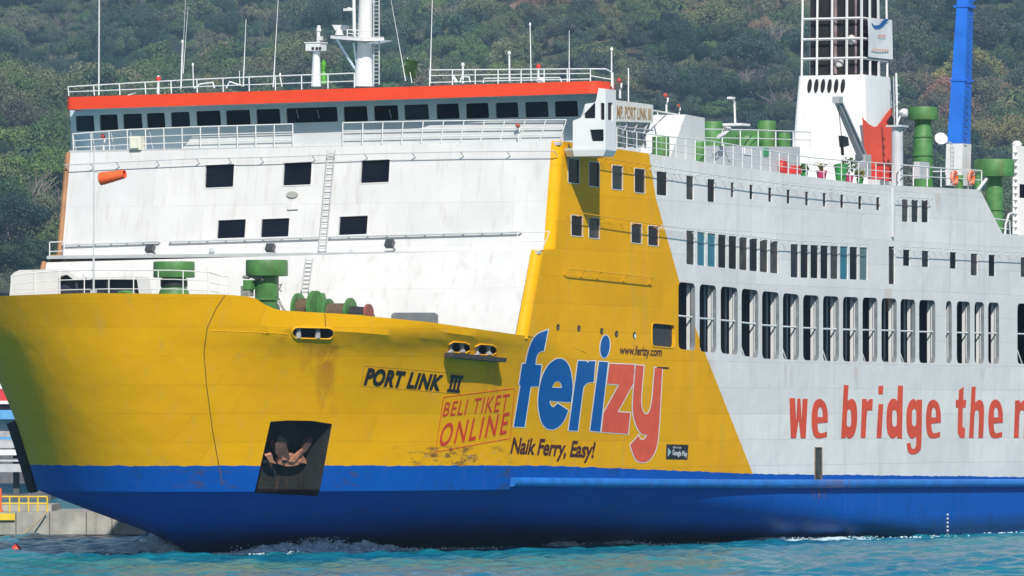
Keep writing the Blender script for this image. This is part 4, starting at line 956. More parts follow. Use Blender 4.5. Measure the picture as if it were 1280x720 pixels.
GL = [(c1([(28, 118), (57, 118), (64, 245), (70, 120), (86, 120), (93, 240), (98, 122), (125, 122), (114, 332), (88, 332), (77, 232), (63, 332), (35, 332)]), []),
 e_at(146, 122, 232, 332),
 ([(318, 47, 1), (343, 49, 1), (338, 132, 1), (360, 122), (380, 140), (389, 190), (386, 265), (370, 318), (345, 334), (330, 318, 1), (328, 331, 1), (303, 331, 1)], [[(336, 190), (345, 176), (356, 190), (357, 250), (350, 270), (337, 268), (333, 250)]]),
 ([(415, 122, 1), (440, 123, 1), (440, 138, 1), (456, 124), (472, 124, 1), (470, 183, 1), (448, 184), (440, 205), (433, 330, 1), (408, 330, 1)], []),
 (c1([(503, 150), (528, 150), (518, 330), (492, 330)]), []), (c1([(503, 52), (528, 52), (526, 97), (501, 97)]), []),
 ([(607, 50, 1), (633, 52, 1), (628, 333, 1), (603, 333, 1), (602, 318, 1), (580, 333), (560, 320), (547, 280), (546, 200), (556, 145), (575, 122), (594, 124), (603, 136, 1)], [[(576, 195), (588, 180), (600, 195), (600, 255), (589, 270), (577, 258)]]),
 ([(708, 126, 1), (735, 126, 1), (731, 360), (720, 402), (690, 418), (662, 405), (653, 360, 1), (672, 355, 1), (678, 382), (692, 388), (703, 368), (704, 322, 1), (680, 334), (660, 310), (652, 260), (654, 180), (668, 138), (690, 122), (706, 136, 1)], [[(682, 190), (694, 174), (704, 190), (704, 250), (694, 268), (682, 255)]]),
 e_at(756, 126, 835, 332),
 (c1([(932, 75), (957, 57), (955, 127), (970, 127), (968, 168), (952, 168), (950, 270), (965, 280), (962, 330), (938, 330), (925, 300), (928, 168), (915, 168), (915, 127), (930, 127)]), []),
 ([(1000, 57, 1), (1021, 57, 1), (1018, 142, 1), (1040, 126), (1060, 143), (1066, 195), (1060, 330, 1), (1035, 330, 1), (1039, 205), (1028, 182), (1015, 205), (1010, 330, 1), (985, 330, 1)], []),
 e_at(1089, 125, 1166, 332),
 ([(1232, 130, 1), (1258, 130, 1), (1257, 146, 1), (1280, 128), (1300, 143), (1308, 195), (1302, 330, 1), (1277, 330, 1), (1281, 205), (1270, 182), (1255, 205), (1250, 330, 1), (1225, 330, 1)], [])]
for o, hs in GL:
    V, T = shapes([(W_(smooth_closed(o)), [W_(smooth_closed(h)) for h in hs])]); lay(V, T, mat('slogan_red', (.76, .075, .025), .45, var=.15, scale=.8), 'slogan_letter', lim=40)
lay(*text_px('PORT LINK', ((458, 459), (554, 468.5), (550, 488.5), (454, 481)), .035, .18, 1.08), TXBLK, 'ship_name')
lay(*text_px('PORT LINK', ((458.3, 459.3), (554.3, 468.8), (550.3, 488.8), (454.3, 481.3)), .05, .18, 1.08), TXBLK, 'ship_name', off=.024)
i3 = lambda a, b: (lerp(563, 579, a) - 5 * b, lerp(468, 469.5, a) + 21.5 * b)
V3 = []
for P in ([(0, 0), (1, 0), (1, .17), (0, .17)], [(0, .83), (1, .83), (1, 1), (0, 1)], [(.1, .17), (.3, .17), (.3, .83), (.1, .83)], [(.4, .17), (.6, .17), (.6, .83), (.4, .83)], [(.7, .17), (.9, .17), (.9, .83), (.7, .83)]): V3.append(([i3(*p) for p in P], []))
lay(*shapes(V3), TXBLK, 'ship_name', off=.026)
lay(*text_px('BELI TIKET', ((555.5, 503), (637.5, 492), (635, 513.5), (552.5, 520.5)), .006, .12, 1.15), TXRED2, 'slogan')
lay(*text_px('ONLINE', ((553, 529.5), (637, 514.5), (634, 542), (547.5, 559)), .012, .12, 1.25), TXRED2, 'slogan')
bx = [(554.5, 496.5), (643, 485.5), (637.5, 548), (544, 565)]
for a, b in zip(bx, bx[1:] + bx[:1]):
    mb = MB(); mb.path([surf(lerp(a[0], b[0], k / 8), lerp(a[1], b[1], k / 8))[0] for k in range(9)], .022, 4); mb.build('slogan_border', TXRED2, FERRY)
nb = [(455, 457), (580, 467.5), (576, 492.5), (451, 482.5)]
for a, b in zip(nb, nb[1:] + nb[:1]):
    mb = MB(); mb.path([surf(lerp(a[0], b[0], k / 8), lerp(a[1], b[1], k / 8))[0] for k in range(9)], .018, 4); mb.build('name_border', mat('dull_yellow', (.45, .25, .01), .5), FERRY)
lay(*text_px('Naik Ferry, Easy!', ((640, 546), (744.5, 552), (742, 579), (636.5, 573)), .028, .15, .97), TXBRN, 'motto')
lay(*text_px('www.ferizy.com', ((774.5, 431.5), (827.5, 434), (826.5, 449), (774, 446)), .022, 0, .98), TXBRN, 'web_address')
lay(*shapes([([(788.7 + 44, 555.3), (860.2, 556), (859, 574.5), (832.2, 574)], [])]), TXBLK, 'store_badge', off=.016)
lay(*text_px('Google Play', ((840, 562), (858.5, 564), (858, 572.5), (840, 571)), .02), TXWHT, 'store_badge_text', off=.028)
lay(*text_px('GET IT ON', ((840.3, 558), (851, 558.6), (851, 561), (840.3, 560.4)), .01), TXWHT, 'store_badge_text', off=.028)
lay(*shapes([([(834.2, 559), (838.6, 565), (834, 571)], [])]), mat('play_grey_blue', (.30, .45, .5), .5), 'store_badge_mark', off=.028)
lay(*shapes([([(820, 458.5), (835.5, 459), (836, 461), (822, 460.6)], [])]), TXBRN, 'rust_slit')
V, T = text_px('MP. PORT LINK III', ((771.5, 131.5), (814, 136), (814, 150), (771.5, 148.5)), .02); lay(V, T, TXGOLD, 'name_text', board, proj=lambda x, y: on_v(x, y, B - .08))
lay(*text_px('asdp', ((1098, 42), (1107.5, 42.8), (1107.5, 47.3), (1098, 46.7)), .01), mat('banner_orange', (.75, .16, .05), .5), 'banner_text', sheet, proj=lambda x, y: on_v(x, y, vb + .07) - bo)
lay(*text_px('we bridge the nation', ((1090, 60.5), (1112.5, 62), (1112.5, 64.5), (1090, 63.2)), .0), MATS['banner_orange'], 'banner_text', sheet, proj=lambda x, y: on_v(x, y, vb + .07) - bo) if False else None
lay(*shapes([([(1090 + i * 3.1, 60.6 + i * .2), (1092.3 + i * 3.1, 60.8 + i * .2), (1092.3 + i * 3.1, 63.4 + i * .2), (1090 + i * 3.1, 63.2 + i * .2)], []) for i in range(7)]), mat('banner_orange_faded', (.75, .42, .32), .5), 'banner_text', sheet, proj=lambda x, y: on_v(x, y, vb + .07) - bo)
# scuppers, rust and scrapes
for x, y, m in ((697.5, 409, DARK), (723.5, 410.5, DARK), (752, 414, TXRED2), (770.5, 417.5, TXRED2), (793, 419, RAILW)):
    o = lay(*shapes([(px_ell(x, y, 2.1, 4.2), [])]), DARK, 'scupper', off=.012); lay(*shapes([(px_ell(x + .5, y + .8, 1.3, 2.8), [])]), MATS['rusty_edge'] if m is not RAILW else RAILW, 'pipe_end', o, off=.018)
def stain_mat(name, col, thr, scale, zs=1.0):
    m, n, l, p = base_mat(name); tc = nd(n, 'ShaderNodeTexCoord'); mp = nd(n, 'ShaderNodeMapping'); mp.inputs['Scale'].default_value = (scale, scale, scale * zs)
    l.new(tc.outputs['Object'], mp.inputs[0]); nz = nd(n, 'ShaderNodeTexNoise'); nz.inputs['Scale'].default_value = 1; nz.inputs['Detail'].default_value = 8; nz.inputs['Roughness'].default_value = .65; l.new(mp.outputs[0], nz.inputs['Vector'])
    at = nd(n, 'ShaderNodeAttribute', attribute_name='fade'); mu = nd(n, 'ShaderNodeMath', operation='MULTIPLY')
    mr = nd(n, 'ShaderNodeMapRange'); mr.inputs[1].default_value = thr; mr.inputs[2].default_value = thr + .12; l.new(nz.outputs['Fac'], mr.inputs[0]); l.new(mr.outputs[0], mu.inputs[0]); l.new(at.outputs['Fac'], mu.inputs[1])
    p.inputs['Base Color'].default_value = (*col, 1); p.inputs['Roughness'].default_value = .8; l.new(mu.outputs[0], p.inputs['Alpha']); return m
RUST = stain_mat('rust_run', (.42, .15, .02), .42, 1.2, .12); SCR = stain_mat('scraped_paint', (.13, .07, .035), .52, 1.1, 2.6); SCR2 = stain_mat('bare_primer', (.55, .5, .42), .60, 1.9, 2.6)
def stain(px0, px1, y0, y1, m, name, amp=1.0, off=.013, dy=0):
    nx, ny = 10, 10; P, A = [], []
    for i in range(nx + 1):
        for j in range(ny + 1):
            a, b = i / nx, j / ny; p, n_ = surf(lerp(px0, px1, a), lerp(y0, y1, b) + dy * a); P.append(p + n_ * off)
            A.append(amp * math.sin(math.pi * a) ** .7 * (min(1, b * 6) * (1 - b) ** .5 if m is RUST else math.sin(math.pi * b) ** .5))
    o = MB().add(P, [(i * (ny + 1) + j, (i + 1) * (ny + 1) + j, (i + 1) * (ny + 1) + j + 1, i * (ny + 1) + j + 1) for i in range(nx) for j in range(ny)]).build(name, m, FERRY, 0)
    at = o.data.attributes.new('fade', 'FLOAT', 'POINT'); at.data.foreach_set('value', A)
stain(392, 424, 421, 524, RUST, 'rust_streak', .4); stain(372, 396, 420, 470, RUST, 'rust_streak', .3); stain(484, 640, 556, 584, SCR, 'paint_scrape', .75); stain(500, 650, 560, 582, SCR2, 'paint_scrape', .9, .016)
stain(395, 450, 430, 442, SCR, 'paint_scrape', .35); stain(415, 450, 588, 612, SCR, 'paint_scrape', .6); stain(1010, 1070, 599, 610, RUST, 'rust_streak', .35, .3); stain(600, 660, 575, 612, SCR, 'paint_scrape', .35)
for x0_, y0_ in ((905, 216), (1040, 232), (1170, 240), (985, 452), (1068, 456), (1225, 458), (890, 446), (1110, 357)): stain(x0_ - 6, x0_ + 7, y0_, y0_ + 34, RUST, 'rust_streak', .22)
stain(600, 625, 448, 520, RUST, 'rust_streak', .25); stain(200, 330, 585, 612, SCR, 'paint_scrape', .35); stain(1014, 1032, 598, 625, RUST, 'rust_streak', .9, .02)

# ------------------------------------------------------------------ aft port side: crane, posts, vents, blue boom
mb = MB(); a, b = on_v(1079, 198, VF + .9), on_v(1047, 125, VF + 1.3); d = (b - a).normalized(); s_ = Vector((0, 1, 0)); r_ = d.cross(s_).normalized()
for k in (-1, 1): mb.hexa([a + r_ * .26 * k + q for q in (s_ * .16, -s_ * .16)] + [a + r_ * .16 * k + q for q in (-s_ * .16, s_ * .16)], [b + r_ * .2 * k + q for q in (s_ * .13, -s_ * .13)] + [b + r_ * .11 * k + q for q in (-s_ * .13, s_ * .13)])
mb.hexa([a + r_ * .2, a - r_ * .2, a - r_ * .2 - s_ * .05, a + r_ * .2 - s_ * .05], [b + r_ * .15, b - r_ * .15, b - r_ * .15 - s_ * .05, b + r_ * .15 - s_ * .05]); mb.box(b, (.5, .4, .35))
mb.box(a - Vector((0, 0, .4)), (.8, .6, 1.2)); crane = mb.build('stores_crane', STEEL, FERRY, 0)
mb = MB(); h = on_v(1052.5, 176, VF + 1.3); mb.tube(b, h, .02); mb.build('hoist_wire', BLACK, crane)
mb = MB(); mb.prism([h + Vector(q) for q in ((-.4, 0, -.25), (.35, 0, -.35), (.5, 0, .25), (-.25, 0, .2))], (0, .25, 0)); mb.tube(h - Vector((0, 0, .3)), h - Vector((.1, 0, .75)), .09); mb.build('hook_block', BLACK, crane)
ladder(on_v(1119.5, 158, B - 2.2), on_v(1118.5, 96, B - 2.2), (1, 0, 0), .35, 8, 'funnel_ladder')
pp = on_v(1121.5, 236, B - .55)
mb = MB(); zt_ = on_v(1121.5, 159, B - .55).z; mb.tube(pp - Vector((0, 0, .3)), Vector((pp.x, pp.y, zt_)), .33, .31, 16); mb.box((pp.x, pp.y, zt_ + .05), (1.0, .9, .1)); post = mb.build('light_post', GREYP, FERRY)
mb = MB(); q = Vector((pp.x, pp.y, zt_)); mb.tube(q, q + Vector((.15, 0, 2.9)), .06); mb.path([q + Vector((.1, 0, .1)), q + Vector((-.2, .1, .6)), q + Vector((.1, 0, 1.1)), q + Vector((-.1, 0, 1.8))], .05)
for k in range(4): mb.box(q + Vector((-.05, 0, .9 + k * .45)), (.25, .12, .05))
mb.lathe(q + Vector((-.75, .1, .8)), [(.02, -.2), (.2, -.16), (.24, 0), (.2, .16), (.02, .2)], 12, Matrix.Rotation(R(90), 3, 'X')); mb.tube(q + Vector((0, 0, .8)), q + Vector((-.75, .1, .8)), .06); mb.build('lamp_cluster', RAILW, post)
def mushroom(c, prof_px, cap_px, v, name='mushroom_vent'):
    """stem rings (x centre, y, width) from the bottom up and a flat cap (y bottom, y top, width)"""
    x = prof_px[0][0]; base = on_v(x, prof_px[0][1], v); sc = 26.0 * 344 / (SM @ base).y
    z = lambda y: on_v(x, y, v).z - base.z
    mb = MB(); pr = []
    for i, (_, y, w) in enumerate(prof_px): pr.append((w / 2 / sc, z(y)))
    mb.lathe(base, pr, 24); o = mb.build(name, GREEN, FERRY)
    cb = MB(); r = cap_px[2] / 2 / sc; h0, h1 = z(cap_px[0]), z(cap_px[1]); cb.lathe(base, [(r * .8, h0 + .06), (r * .98, h0), (r, h0 + .04), (r, h1 - .1), (r * .96, h1 - .02), (r * .3, h1 + .03), (0, h1 + .03)], 28); cb.build('cap', GREEN, o)
    for yr in c:
        rb = MB(); w = interp(-yr, [-p[1] for p in prof_px], [p[2] for p in prof_px]); r = w / 2 / sc; rb.lathe(base, [(r, z(yr) - .05), (r + .07, z(yr) - .04), (r + .07, z(yr) + .04), (r, z(yr) + .05)], 24); rb.build('flange', GREEN, o)
    return o
mushroom((194, 171), [(1153.5, 240, 25), (1153.5, 196, 25), (1153.5, 194, 25), (1153.5, 172, 24), (1153.5, 170, 22), (1153.5, 148, 21)], (150, 133.5, 37), B - 2.2)
mushroom((262, 221), [(1243, 304, 22), (1243, 263, 22), (1243, 236, 22), (1243, 232, 20), (1243, 219, 19)], (221, 199, 50), B - 3.0)
mb = MB(); p = on_v(1152, 213, B - .8); mb.box(p, (1.4, .35, .9)); mb.build('deck_locker', GREYP, FERRY, 0)
for x, w in ((1199, 11), (1222, 10)): drum(x, 219, 240, w, B - 1.7, 'capstan_drum')
# boom
VB = B - 5
bb, bt_, bu_ = on_v(1197, 232, VB), on_v(1198.5, 180, VB), on_v(1208, -40, VB)
mb = MB(); sb_ = lambda p, w, d: [p + Vector((w, d, 0)), p + Vector((-w, d, 0)), p + Vector((-w, -d, 0)), p + Vector((w, -d, 0))]
mb.hexa(sb_(bb, .66, .5), sb_(bt_, .66, .5)); boomb = mb.build('boom_foot', WHITE, FERRY, 0)
mb = MB(); mb.hexa(sb_(bt_ + Vector((0, 0, .01)), .66, .45), sb_(bu_, .36, .30)); boom = mb.build('boom', BOOM, boomb, 0)
for k in range(26):
    mb = MB()
    t = k / 26; q = bt_.lerp(bu_, t); w = lerp(.66, .36, t); mb.path([q + Vector((w - .1, .45, 0)), q + Vector((w - .05, .62, .05)), q + Vector((w - .42, .62, .05)), q + Vector((w - .42, .45, 0))], .03, 5); mb.build('rung', BOOM, boom)
for t in (.36, .78):
    mb = MB(); q = bt_.lerp(bu_, t); w = lerp(.66, .36, t); mb.hexa([v + Vector((0, 0, -.06)) for v in sb_(q, w + .06, .5)], [v + Vector((0, 0, .06)) for v in sb_(q, w + .06, .5)]); mb.build('collar', BOOM, boom, 0)
ladder(on_v(1190, 232, VB + .6), on_v(1190, 182, VB + .6), (1, 0, 0), .4, 9, 'boom_ladder')
p = on_v(1176, 174, B - 3); mb = MB(); mb.lathe(p, [(.09, -.5), (.12, -.2), (.22, -.05), (.36, .1), (.33, .1), (.2, -.02), (.06, -.1), (0, -.1)], 18, Matrix.Rotation(R(60), 3, 'Y') @ Matrix.Rotation(R(-30), 3, 'X')); mb.tube(p, on_v(1190, 180, B - 3.2), .05); mb.build('loudhailer', RAILW, FERRY)
# white after structure at the edge of the frame
b = on_v(1330, 186, B - .6); a = on_u(1266.5, 182, b.x); zlo = on_v(1300, 305, B - 2).z
MB().prism([a, b, Vector((b.x, b.y, zlo)), Vector((a.x, a.y, zlo))], (-6, 0, 0)).build('after_house', WHITE, FERRY, 0)
mb = MB()
for k in range(14): p = on_u(1269, 190 + k * 8.5, b.x + .1); mb.box(p, (.2, .22, .06))
mb.tube(on_u(1267, 181, b.x + .1), on_u(1267, 300, b.x + .1), .07); mb.lathe(on_u(1271, 181, b.x - .4), [(.25, -.1), (.3, .05), (.2, .2), (0, .25)], 12); mb.build('cable_run', RAILW, FERRY)
mb = MB(); mb.add([on_u(*q, b.x + .012) for q in ((1274.5, 230), (1290, 231), (1290, 248), (1274.5, 247))], [(0, 1, 2, 3)]); mb.build('after_window', GLASS, FERRY, 0)

# lifebuoys hung on the aft rail, potted plants and boxes on the deck: things of their own
for x, lab in ((1193, 'orange lifebuoy on the port rail, the one nearer the funnel'), (1214, 'orange lifebuoy on the port rail, the one at the aft end of the rail')):
    p = on_v(x, 222.5, B + .02); t = ship_thing('lifebuoy', p, lab, 'lifebuoy', 'lifebuoys on the aft rail'); rt = Matrix.Rotation(R(90), 3, 'X') @ Matrix.Identity(3)
    MB().torus((0, 0, 0), .33, .10, rt).build('ring', LBOR, t)
    mb = MB()
    for k in range(4):
        a = math.pi / 4 + k * math.pi / 2; mb.torus((.33 * math.cos(a), 0, .33 * math.sin(a)), .115, .012, Matrix.Rotation(-a, 3, 'Y') @ Matrix.Rotation(0, 3, 'X'), 10, 5)
    mb.path([(.45 * math.cos(k * math.pi / 8), .03, .45 * math.sin(k * math.pi / 8)) for k in range(17)], .015); mb.build('grab_line', TXWHT, t)
LEAF1 = mat('pot_leaf_green', (.06, .13, .025), .6, var=.5, scale=6); LEAF2 = mat('pot_leaf_dry', (.22, .22, .07), .7, var=.4, scale=6); POTM = mat('magenta_pot', (.45, .03, .12), .5); POTG = mat('green_pot', (.03, .25, .05), .5)
def plant(x, y, v, kind, h, potm, lab, pr=.28, leaf=LEAF1):
    base = on_v(x, y, v); base.z -= .25; t = ship_thing('potted_plant', base, lab, 'potted plant', 'plants in pots along the deck rail')
    MB().lathe((0, 0, 0), [(pr * .7, 0), (pr, pr * 1.6), (pr * 1.1, pr * 1.6), (pr * 1.1, pr * 1.9), (pr * .9, pr * 1.9), (pr * .85, pr * 1.7), (0, pr * 1.7)], 14).build('pot', potm, t)
    mb = MB(); z0 = pr * 1.7
    if kind == 'palm':
        for k in range(16):
            a = random.uniform(0, 6.28); L = random.uniform(.6, 1.0) * h; P = [Vector((0, 0, z0))]; 
            for i in range(1, 6): s_ = i / 5; P.append(Vector((math.cos(a) * L * s_ * .75, math.sin(a) * L * s_ * .75, z0 + L * (1.5 * s_ - 1.05 * s_ * s_))))
            for i in range(5):
                sd_ = Vector((-math.sin(a), math.cos(a), 0)) * .09 * (1 - i / 6); sd2 = Vector((-math.sin(a), math.cos(a), 0)) * .09 * (1 - (i + 1) / 6); mb.add([P[i] - sd_, P[i] + sd_, P[i + 1] + sd2 - Vector((0, 0, .03)), P[i + 1] - sd2 - Vector((0, 0, .03))], [(0, 1, 2, 3)])
    else:
        for k in range(140):
            d = Vector((random.gauss(0, 1), random.gauss(0, 1), random.gauss(0, 1))).normalized() * random.uniform(.3, 1) ** .5; c = Vector((d.x * h * .5, d.y * h * .5, z0 + h * .55 + d.z * h * .5)); n_ = Vector((random.gauss(0, 1), random.gauss(0, 1), random.gauss(0, 1))).normalized(); e = n_.orthogonal().normalized() * .09; f_ = n_.cross(e).normalized() * .06
            mb.add([c - e, c - f_, c + e, c + f_], [(0, 1, 2, 3)])
        for k in range(4): mb.tube((0, 0, z0), (random.uniform(-.2, .2) * h, random.uniform(-.2, .2) * h, z0 + h * .6), .02, seg=4)
    mb.build('foliage', leaf, t, 0)
VP = B - .9
plant(1027, 220, VP, 'palm', .95, POTM, 'arching yellow-green palm in a magenta pot behind the deck rail', leaf=LEAF2)
plant(1061, 224, VP - .3, 'bush', .95, POTM, 'tall dark bushy plant in a pot at the foot of the crane', .25)
plant(1075, 226, VP, 'bush', .55, POTG, 'small yellow-green leafy plant beside the red crates', .2, LEAF2)
plant(1005, 219, VP, 'bush', .5, POTG, 'lowest green leafy plant, nearest the grey deckhouse end', .2)
p = on_v(1051, 224, VP); p.z -= .1; tb = ship_thing('dustbin', p, 'tapered bright green dustbin standing between the potted plants', 'bin'); MB().lathe((0, 0, 0), [(.26, 0), (.34, .72), (.38, .72), (.38, .8), (.3, .8)], 16).build('bin_body', POTG, tb); MB().lathe((0, 0, .8), [(.38, 0), (.38, .05), (.2, .12), (0, .12)], 16).build('lid', mat('bin_lid_green', (.02, .18, .04), .5), tb)
for x, y, w, lab in ((1100, 222, .8, 'red crate on the deck under the red funnel side, nearer the bow'), (1112, 224, .6, 'red crate on the deck beside the grey post')):
    p = on_v(x, y, VP - .3); c = ship_thing('crate', p - Vector((0, 0, .1)), lab, 'crate', 'red crates on deck'); mb = MB(); mb.box((0, 0, .35), (w, .6, .7)); mb.build('crate_body', REDP, c, 0); mb = MB()
    for k in range(3): mb.box((0, .31, .12 + k * .24), (w + .04, .03, .1))
    mb.build('slat', FUNRED, c, 0)
p = on_v(994, 217, VP - .2); c = ship_thing('toolbox', p, 'small red toolbox on the deck beside the grey deckhouse', 'toolbox'); MB().box((0, 0, .15), (.7, .4, .3)).box((0, 0, .36), (.6, .3, .1)).build('toolbox_body', REDP, c, 0); MB().path([(-.2, 0, .4), (-.2, 0, .5), (.2, 0, .5), (.2, 0, .4)], .025).build('handle', STEEL, c)

# ------------------------------------------------------------------ forecastle
UB = 11.0
rail([on_u(*p, UB) for p in ((14, 345), (40, 341), (66, 339), (97, 338), (135, 337.5), (218, 338), (260, 340))], [on_u(*p, UB) for p in ((14, 375), (40, 373), (66, 371), (97, 370), (135, 369), (218, 369), (260, 371))], 8, (.36, .75)).build('bow_rail', RAILW, FERRY)
mb = rail([on_u(260, 340, UB), on_u(277, 345, UB - 1), on_u(286, 345.5, UB - 1)], [on_u(264, 372, UB), on_u(277, 373, UB - 1), on_u(286, 373, UB - 1)], 2, (.4, .75)); mb.build('bow_rail', RAILW, FERRY)
US = 9.0
sh_o = [on_u(*p, US) for p in ((11, 378), (14, 345), (17, 341), (24, 337.5), (76, 336.5), (87, 339), (95, 346.5), (174, 345.5), (180, 378))]
sh_i = [[on_u(*p, US) for p in ((72.5, 377), (72.5, 349), (77, 344.5), (84, 343.5), (92, 349.5), (171, 348.3), (175, 376.5))]]
mb = MB(); cx = lambda P: [(q.y, q.z) for q in P]
panel(mb, cx(sh_o), [cx(h) for h in sh_i], lambda a, b: Vector((US, a, b)), (-1, 0, 0), .25); n = len(sh_o)
mb.add(sh_o + [q - Vector((1.0, 0, 0)) for q in sh_o], [(i, (i + 1) % n, (i + 1) % n + n, i + n) for i in range(n)]); shel = mb.build('breakwater_shelter', WHITE, FERRY, 0)
bk = [q - Vector((.45, 0, 0)) for q in sh_o]; bm_ = MB(); panel(bm_, cx(bk), [], lambda a, b: Vector((US - .45, a, b)), (-1, 0, 0), .1); bm_.build('shade_sheet', mat('shelter_shade_dark', (.02, .025, .05), .7), shel, 0)  # dark sheet close behind the opening, painted in place of shade inside
mb = MB()
for x in (97.5, 118, 136): a = on_u(x, 349, US - .3); mb.box((US - .2, a.y, a.z - .6), (.12, .10, 1.4))
mb.build('post', mat('post_dark', (.04, .045, .06), .6), shel, 0)
mb = MB(); mb.lathe(on_u(158, 372, US + .5), [(.5, 0), (.5, .18), (.35, .32), (0, .36)], 14); mb.build('hatch_cover', GREEN, FERRY)
# big mushroom vents of the forecastle
def vent(x, u, stem, cap, rings=()):
    base = on_u(x, stem[0][0], u); sc = FPX / (SM @ base).y; z = lambda y: on_u(x, y, u).z - base.z
    o = MB().lathe(base, [(w / 2 / sc, z(y)) for y, w in stem], 24).build('mushroom_vent', GREEN, FERRY)
    r = cap[2] / 2 / sc; h0, h1 = z(cap[0]), z(cap[1]); MB().lathe(base, [(r * .7, h0 + .1), (r * .98, h0), (r, h0 + .03), (r, h1 - .08), (r * .97, h1), (0, h1 + .02)], 32).build('cap', GREEN, o)
    for y, w in rings: rb = MB(); r = w / 2 / sc; rb.lathe(base, [(r - .1, z(y) - .05), (r, z(y) - .04), (r, z(y) + .04), (r - .1, z(y) + .05)], 24); rb.build('flange', GREEN, o)
    return o
vent(217.5, 5.4, [(392, 44), (366, 38), (357, 30), (345, 30)], (347, 327, 52))
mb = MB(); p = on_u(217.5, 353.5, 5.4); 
mb.lathe(p - Vector((0, 0, .19)), [(.66, 0), (.66, .38)], 20); mb.build('vent_gap_shade', mat('vent_shadow_black', (.015, .02, .02), .7), FERRY)  # black band stands in for the shaded gap under the cap
vent(333.5, 5.8, [(400, 27), (376, 27), (372, 30), (344, 30)], (345, 325, 53), [(374, 33)])
mb = MB(); p = on_u(312, 356, 6.4); mb.box(p, (.5, .45, .45)); mb.build('valve_box', GREEN, FERRY, 0); GRUB = mat('grubby_steel', (.25, .26, .24), .6, var=.4, scale=4); MB().box(on_u(309, 364, 6.4), (.4, .5, .5)).build('valve_cabinet', GRUB, FERRY, 0)
for r_, P in ((.09, ((304, 346), (310, 347), (314, 345), (320, 348), (326, 346), (329, 350))), (.04, ((347, 357), (352, 355), (349, 362), (352, 364))), (.06, ((349, 376), (354, 386), (358, 390)))): MB().path([on_u(x, y, 6.5) for x, y in P], r_).build('deck_pipe', GRUB, FERRY)
# winch
vw = 8.2
def on_win(x, y): return on_u(x, y, 6.5)
ry = Matrix.Rotation(R(90), 3, 'X')                       # drum axis athwartships
def wheel(x, y, rpx, thick, m, name, parent, r0=0.0):
    c = on_win(x, y); r = rpx / 26.5; rr = Matrix.Rotation(R(90), 3, 'X') @ Matrix.Rotation(R(0), 3, 'Z')
    return MB().lathe(c - Vector((0, thick / 2, 0)) * -1, [(r0, 0), (r, 0), (r, thick), (r0, thick)], 22, rr).build(name, m, parent)
win = MB().box(on_win(412, 400), (1.2, 4.2, .5)).box(on_win(376, 396), (.8, .7, .9)).build('mooring_winch', GREEN, FERRY, 0)
wheel(373, 386, 20, .12, GREEN, 'drum_flange', win, .05); wheel(394, 384, 21, .22, GREEN, 'drum_flange', win, .05); wheel(411, 391, 18, .1, GREEN, 'drum_flange', win, .05); wheel(438, 391, 19, .1, GREEN, 'drum_flange', win, .05)
a, b = on_win(374, 386), on_win(389, 385); MB().tube(a, b, .48, seg=18).build('rope_coil', ROPEM, win)
a, b = on_win(412, 392), on_win(437, 392); MB().tube(a, b, .5, seg=18).build('rope_coil', ROPEM, win)
a, b = on_win(440, 392), on_win(461, 392); MB().tube(a, b, .36, .3, seg=16).build('warping_head', mat('warping_dark', (.03, .025, .03), .5), win)
mb = MB(); c = on_win(461, 392); mb.lathe(c, [(.0, -.05), (.46, -.05), (.46, .08), (0, .08)], 16, ry); mb.build('warping_flange', mat('warping_rust', (.25, .07, .05), .7), win)
mb = MB(); mb.prism([on_win(*p) for p in ((391, 398), (394, 366), (400, 366), (409, 398))], (-.5, 0, 0)); mb.build('winch_guard', GREEN, win, 0)
# windsock on its pole
ps, pt = on_u(117, 369, UB + .6), on_u(117.5, 184, UB + .6)
mb = MB(); mb.tube(ps - Vector((0, 0, .5)), ps.lerp(pt, .25), .05); mb.tube(ps.lerp(pt, .25), pt, .025); mb.tube(on_u(117.3, 215, UB + .6), on_u(124, 216, UB + .6), .02); mb.box(ps + Vector((0, 0, .1)), (.2, .25, .3)); mb.build('windsock_pole', GREYP, FERRY)
p0, p1 = on_u(126, 223.5, UB + .6), on_u(156, 217.5, UB + .6); ax = p1 - p0
ws = ship_thing('windsock', p0, 'orange windsock streaming to the right from the thin bow pole', 'windsock')
q = ax.to_track_quat('Z', 'Y').to_matrix(); mb = MB(); L = ax.length
mb.lathe((0, 0, 0), [(.30, 0), (.31, .1), (.28, L * .35), (.25, L * .6), (.23, L * .8), (.2, L), (.18, L), (.21, L * .8), (.26, L * .35), (.285, 0)], 18, q); mb.build('sleeve', mat('windsock_orange', (.85, .13, .03), .7, var=.1), ws)
MB().torus((0, 0, 0), .30, .02, q, 18, 5).build('hoop', STEEL, ws)
# anchor stowed in the pocket
def an(x, y, dv=.35): p, n_ = on_v(x, y, surf_v + 0), 0; return p
pa = pk_anchor[0]; surf_v = sum(q.y for q in pa) / len(pa) - .45
ra, rb2, rc2 = surf(338, 526)[0], surf(416, 529)[0], surf(356, 623)[0]; an_n = (rb2 - ra).cross(rc2 - ra).normalized()
if an_n.dot(EYE - ra) < 0: an_n = -an_n
def A0(x, y, dv=0):
    d = dirs(x, y); return EYE + d * ((ra + an_n * (dv - .55) - EYE).dot(an_n) / d.dot(an_n))
base = A0(358, 580); at_ = ship_thing('anchor', base, 'rust-brown ship anchor stowed in the dark pocket on the yellow bow', 'anchor')
A3 = lambda x, y, dv=0: A0(x, y, dv) - base
mb = MB(); mb.prism([A3(*p) for p in ((348, 580), (350, 573), (357, 570), (366, 569), (376, 573), (379, 579), (368, 582.5), (358, 583))], an_n * -.35); mb.build('crown', ANCH, at_, 0)
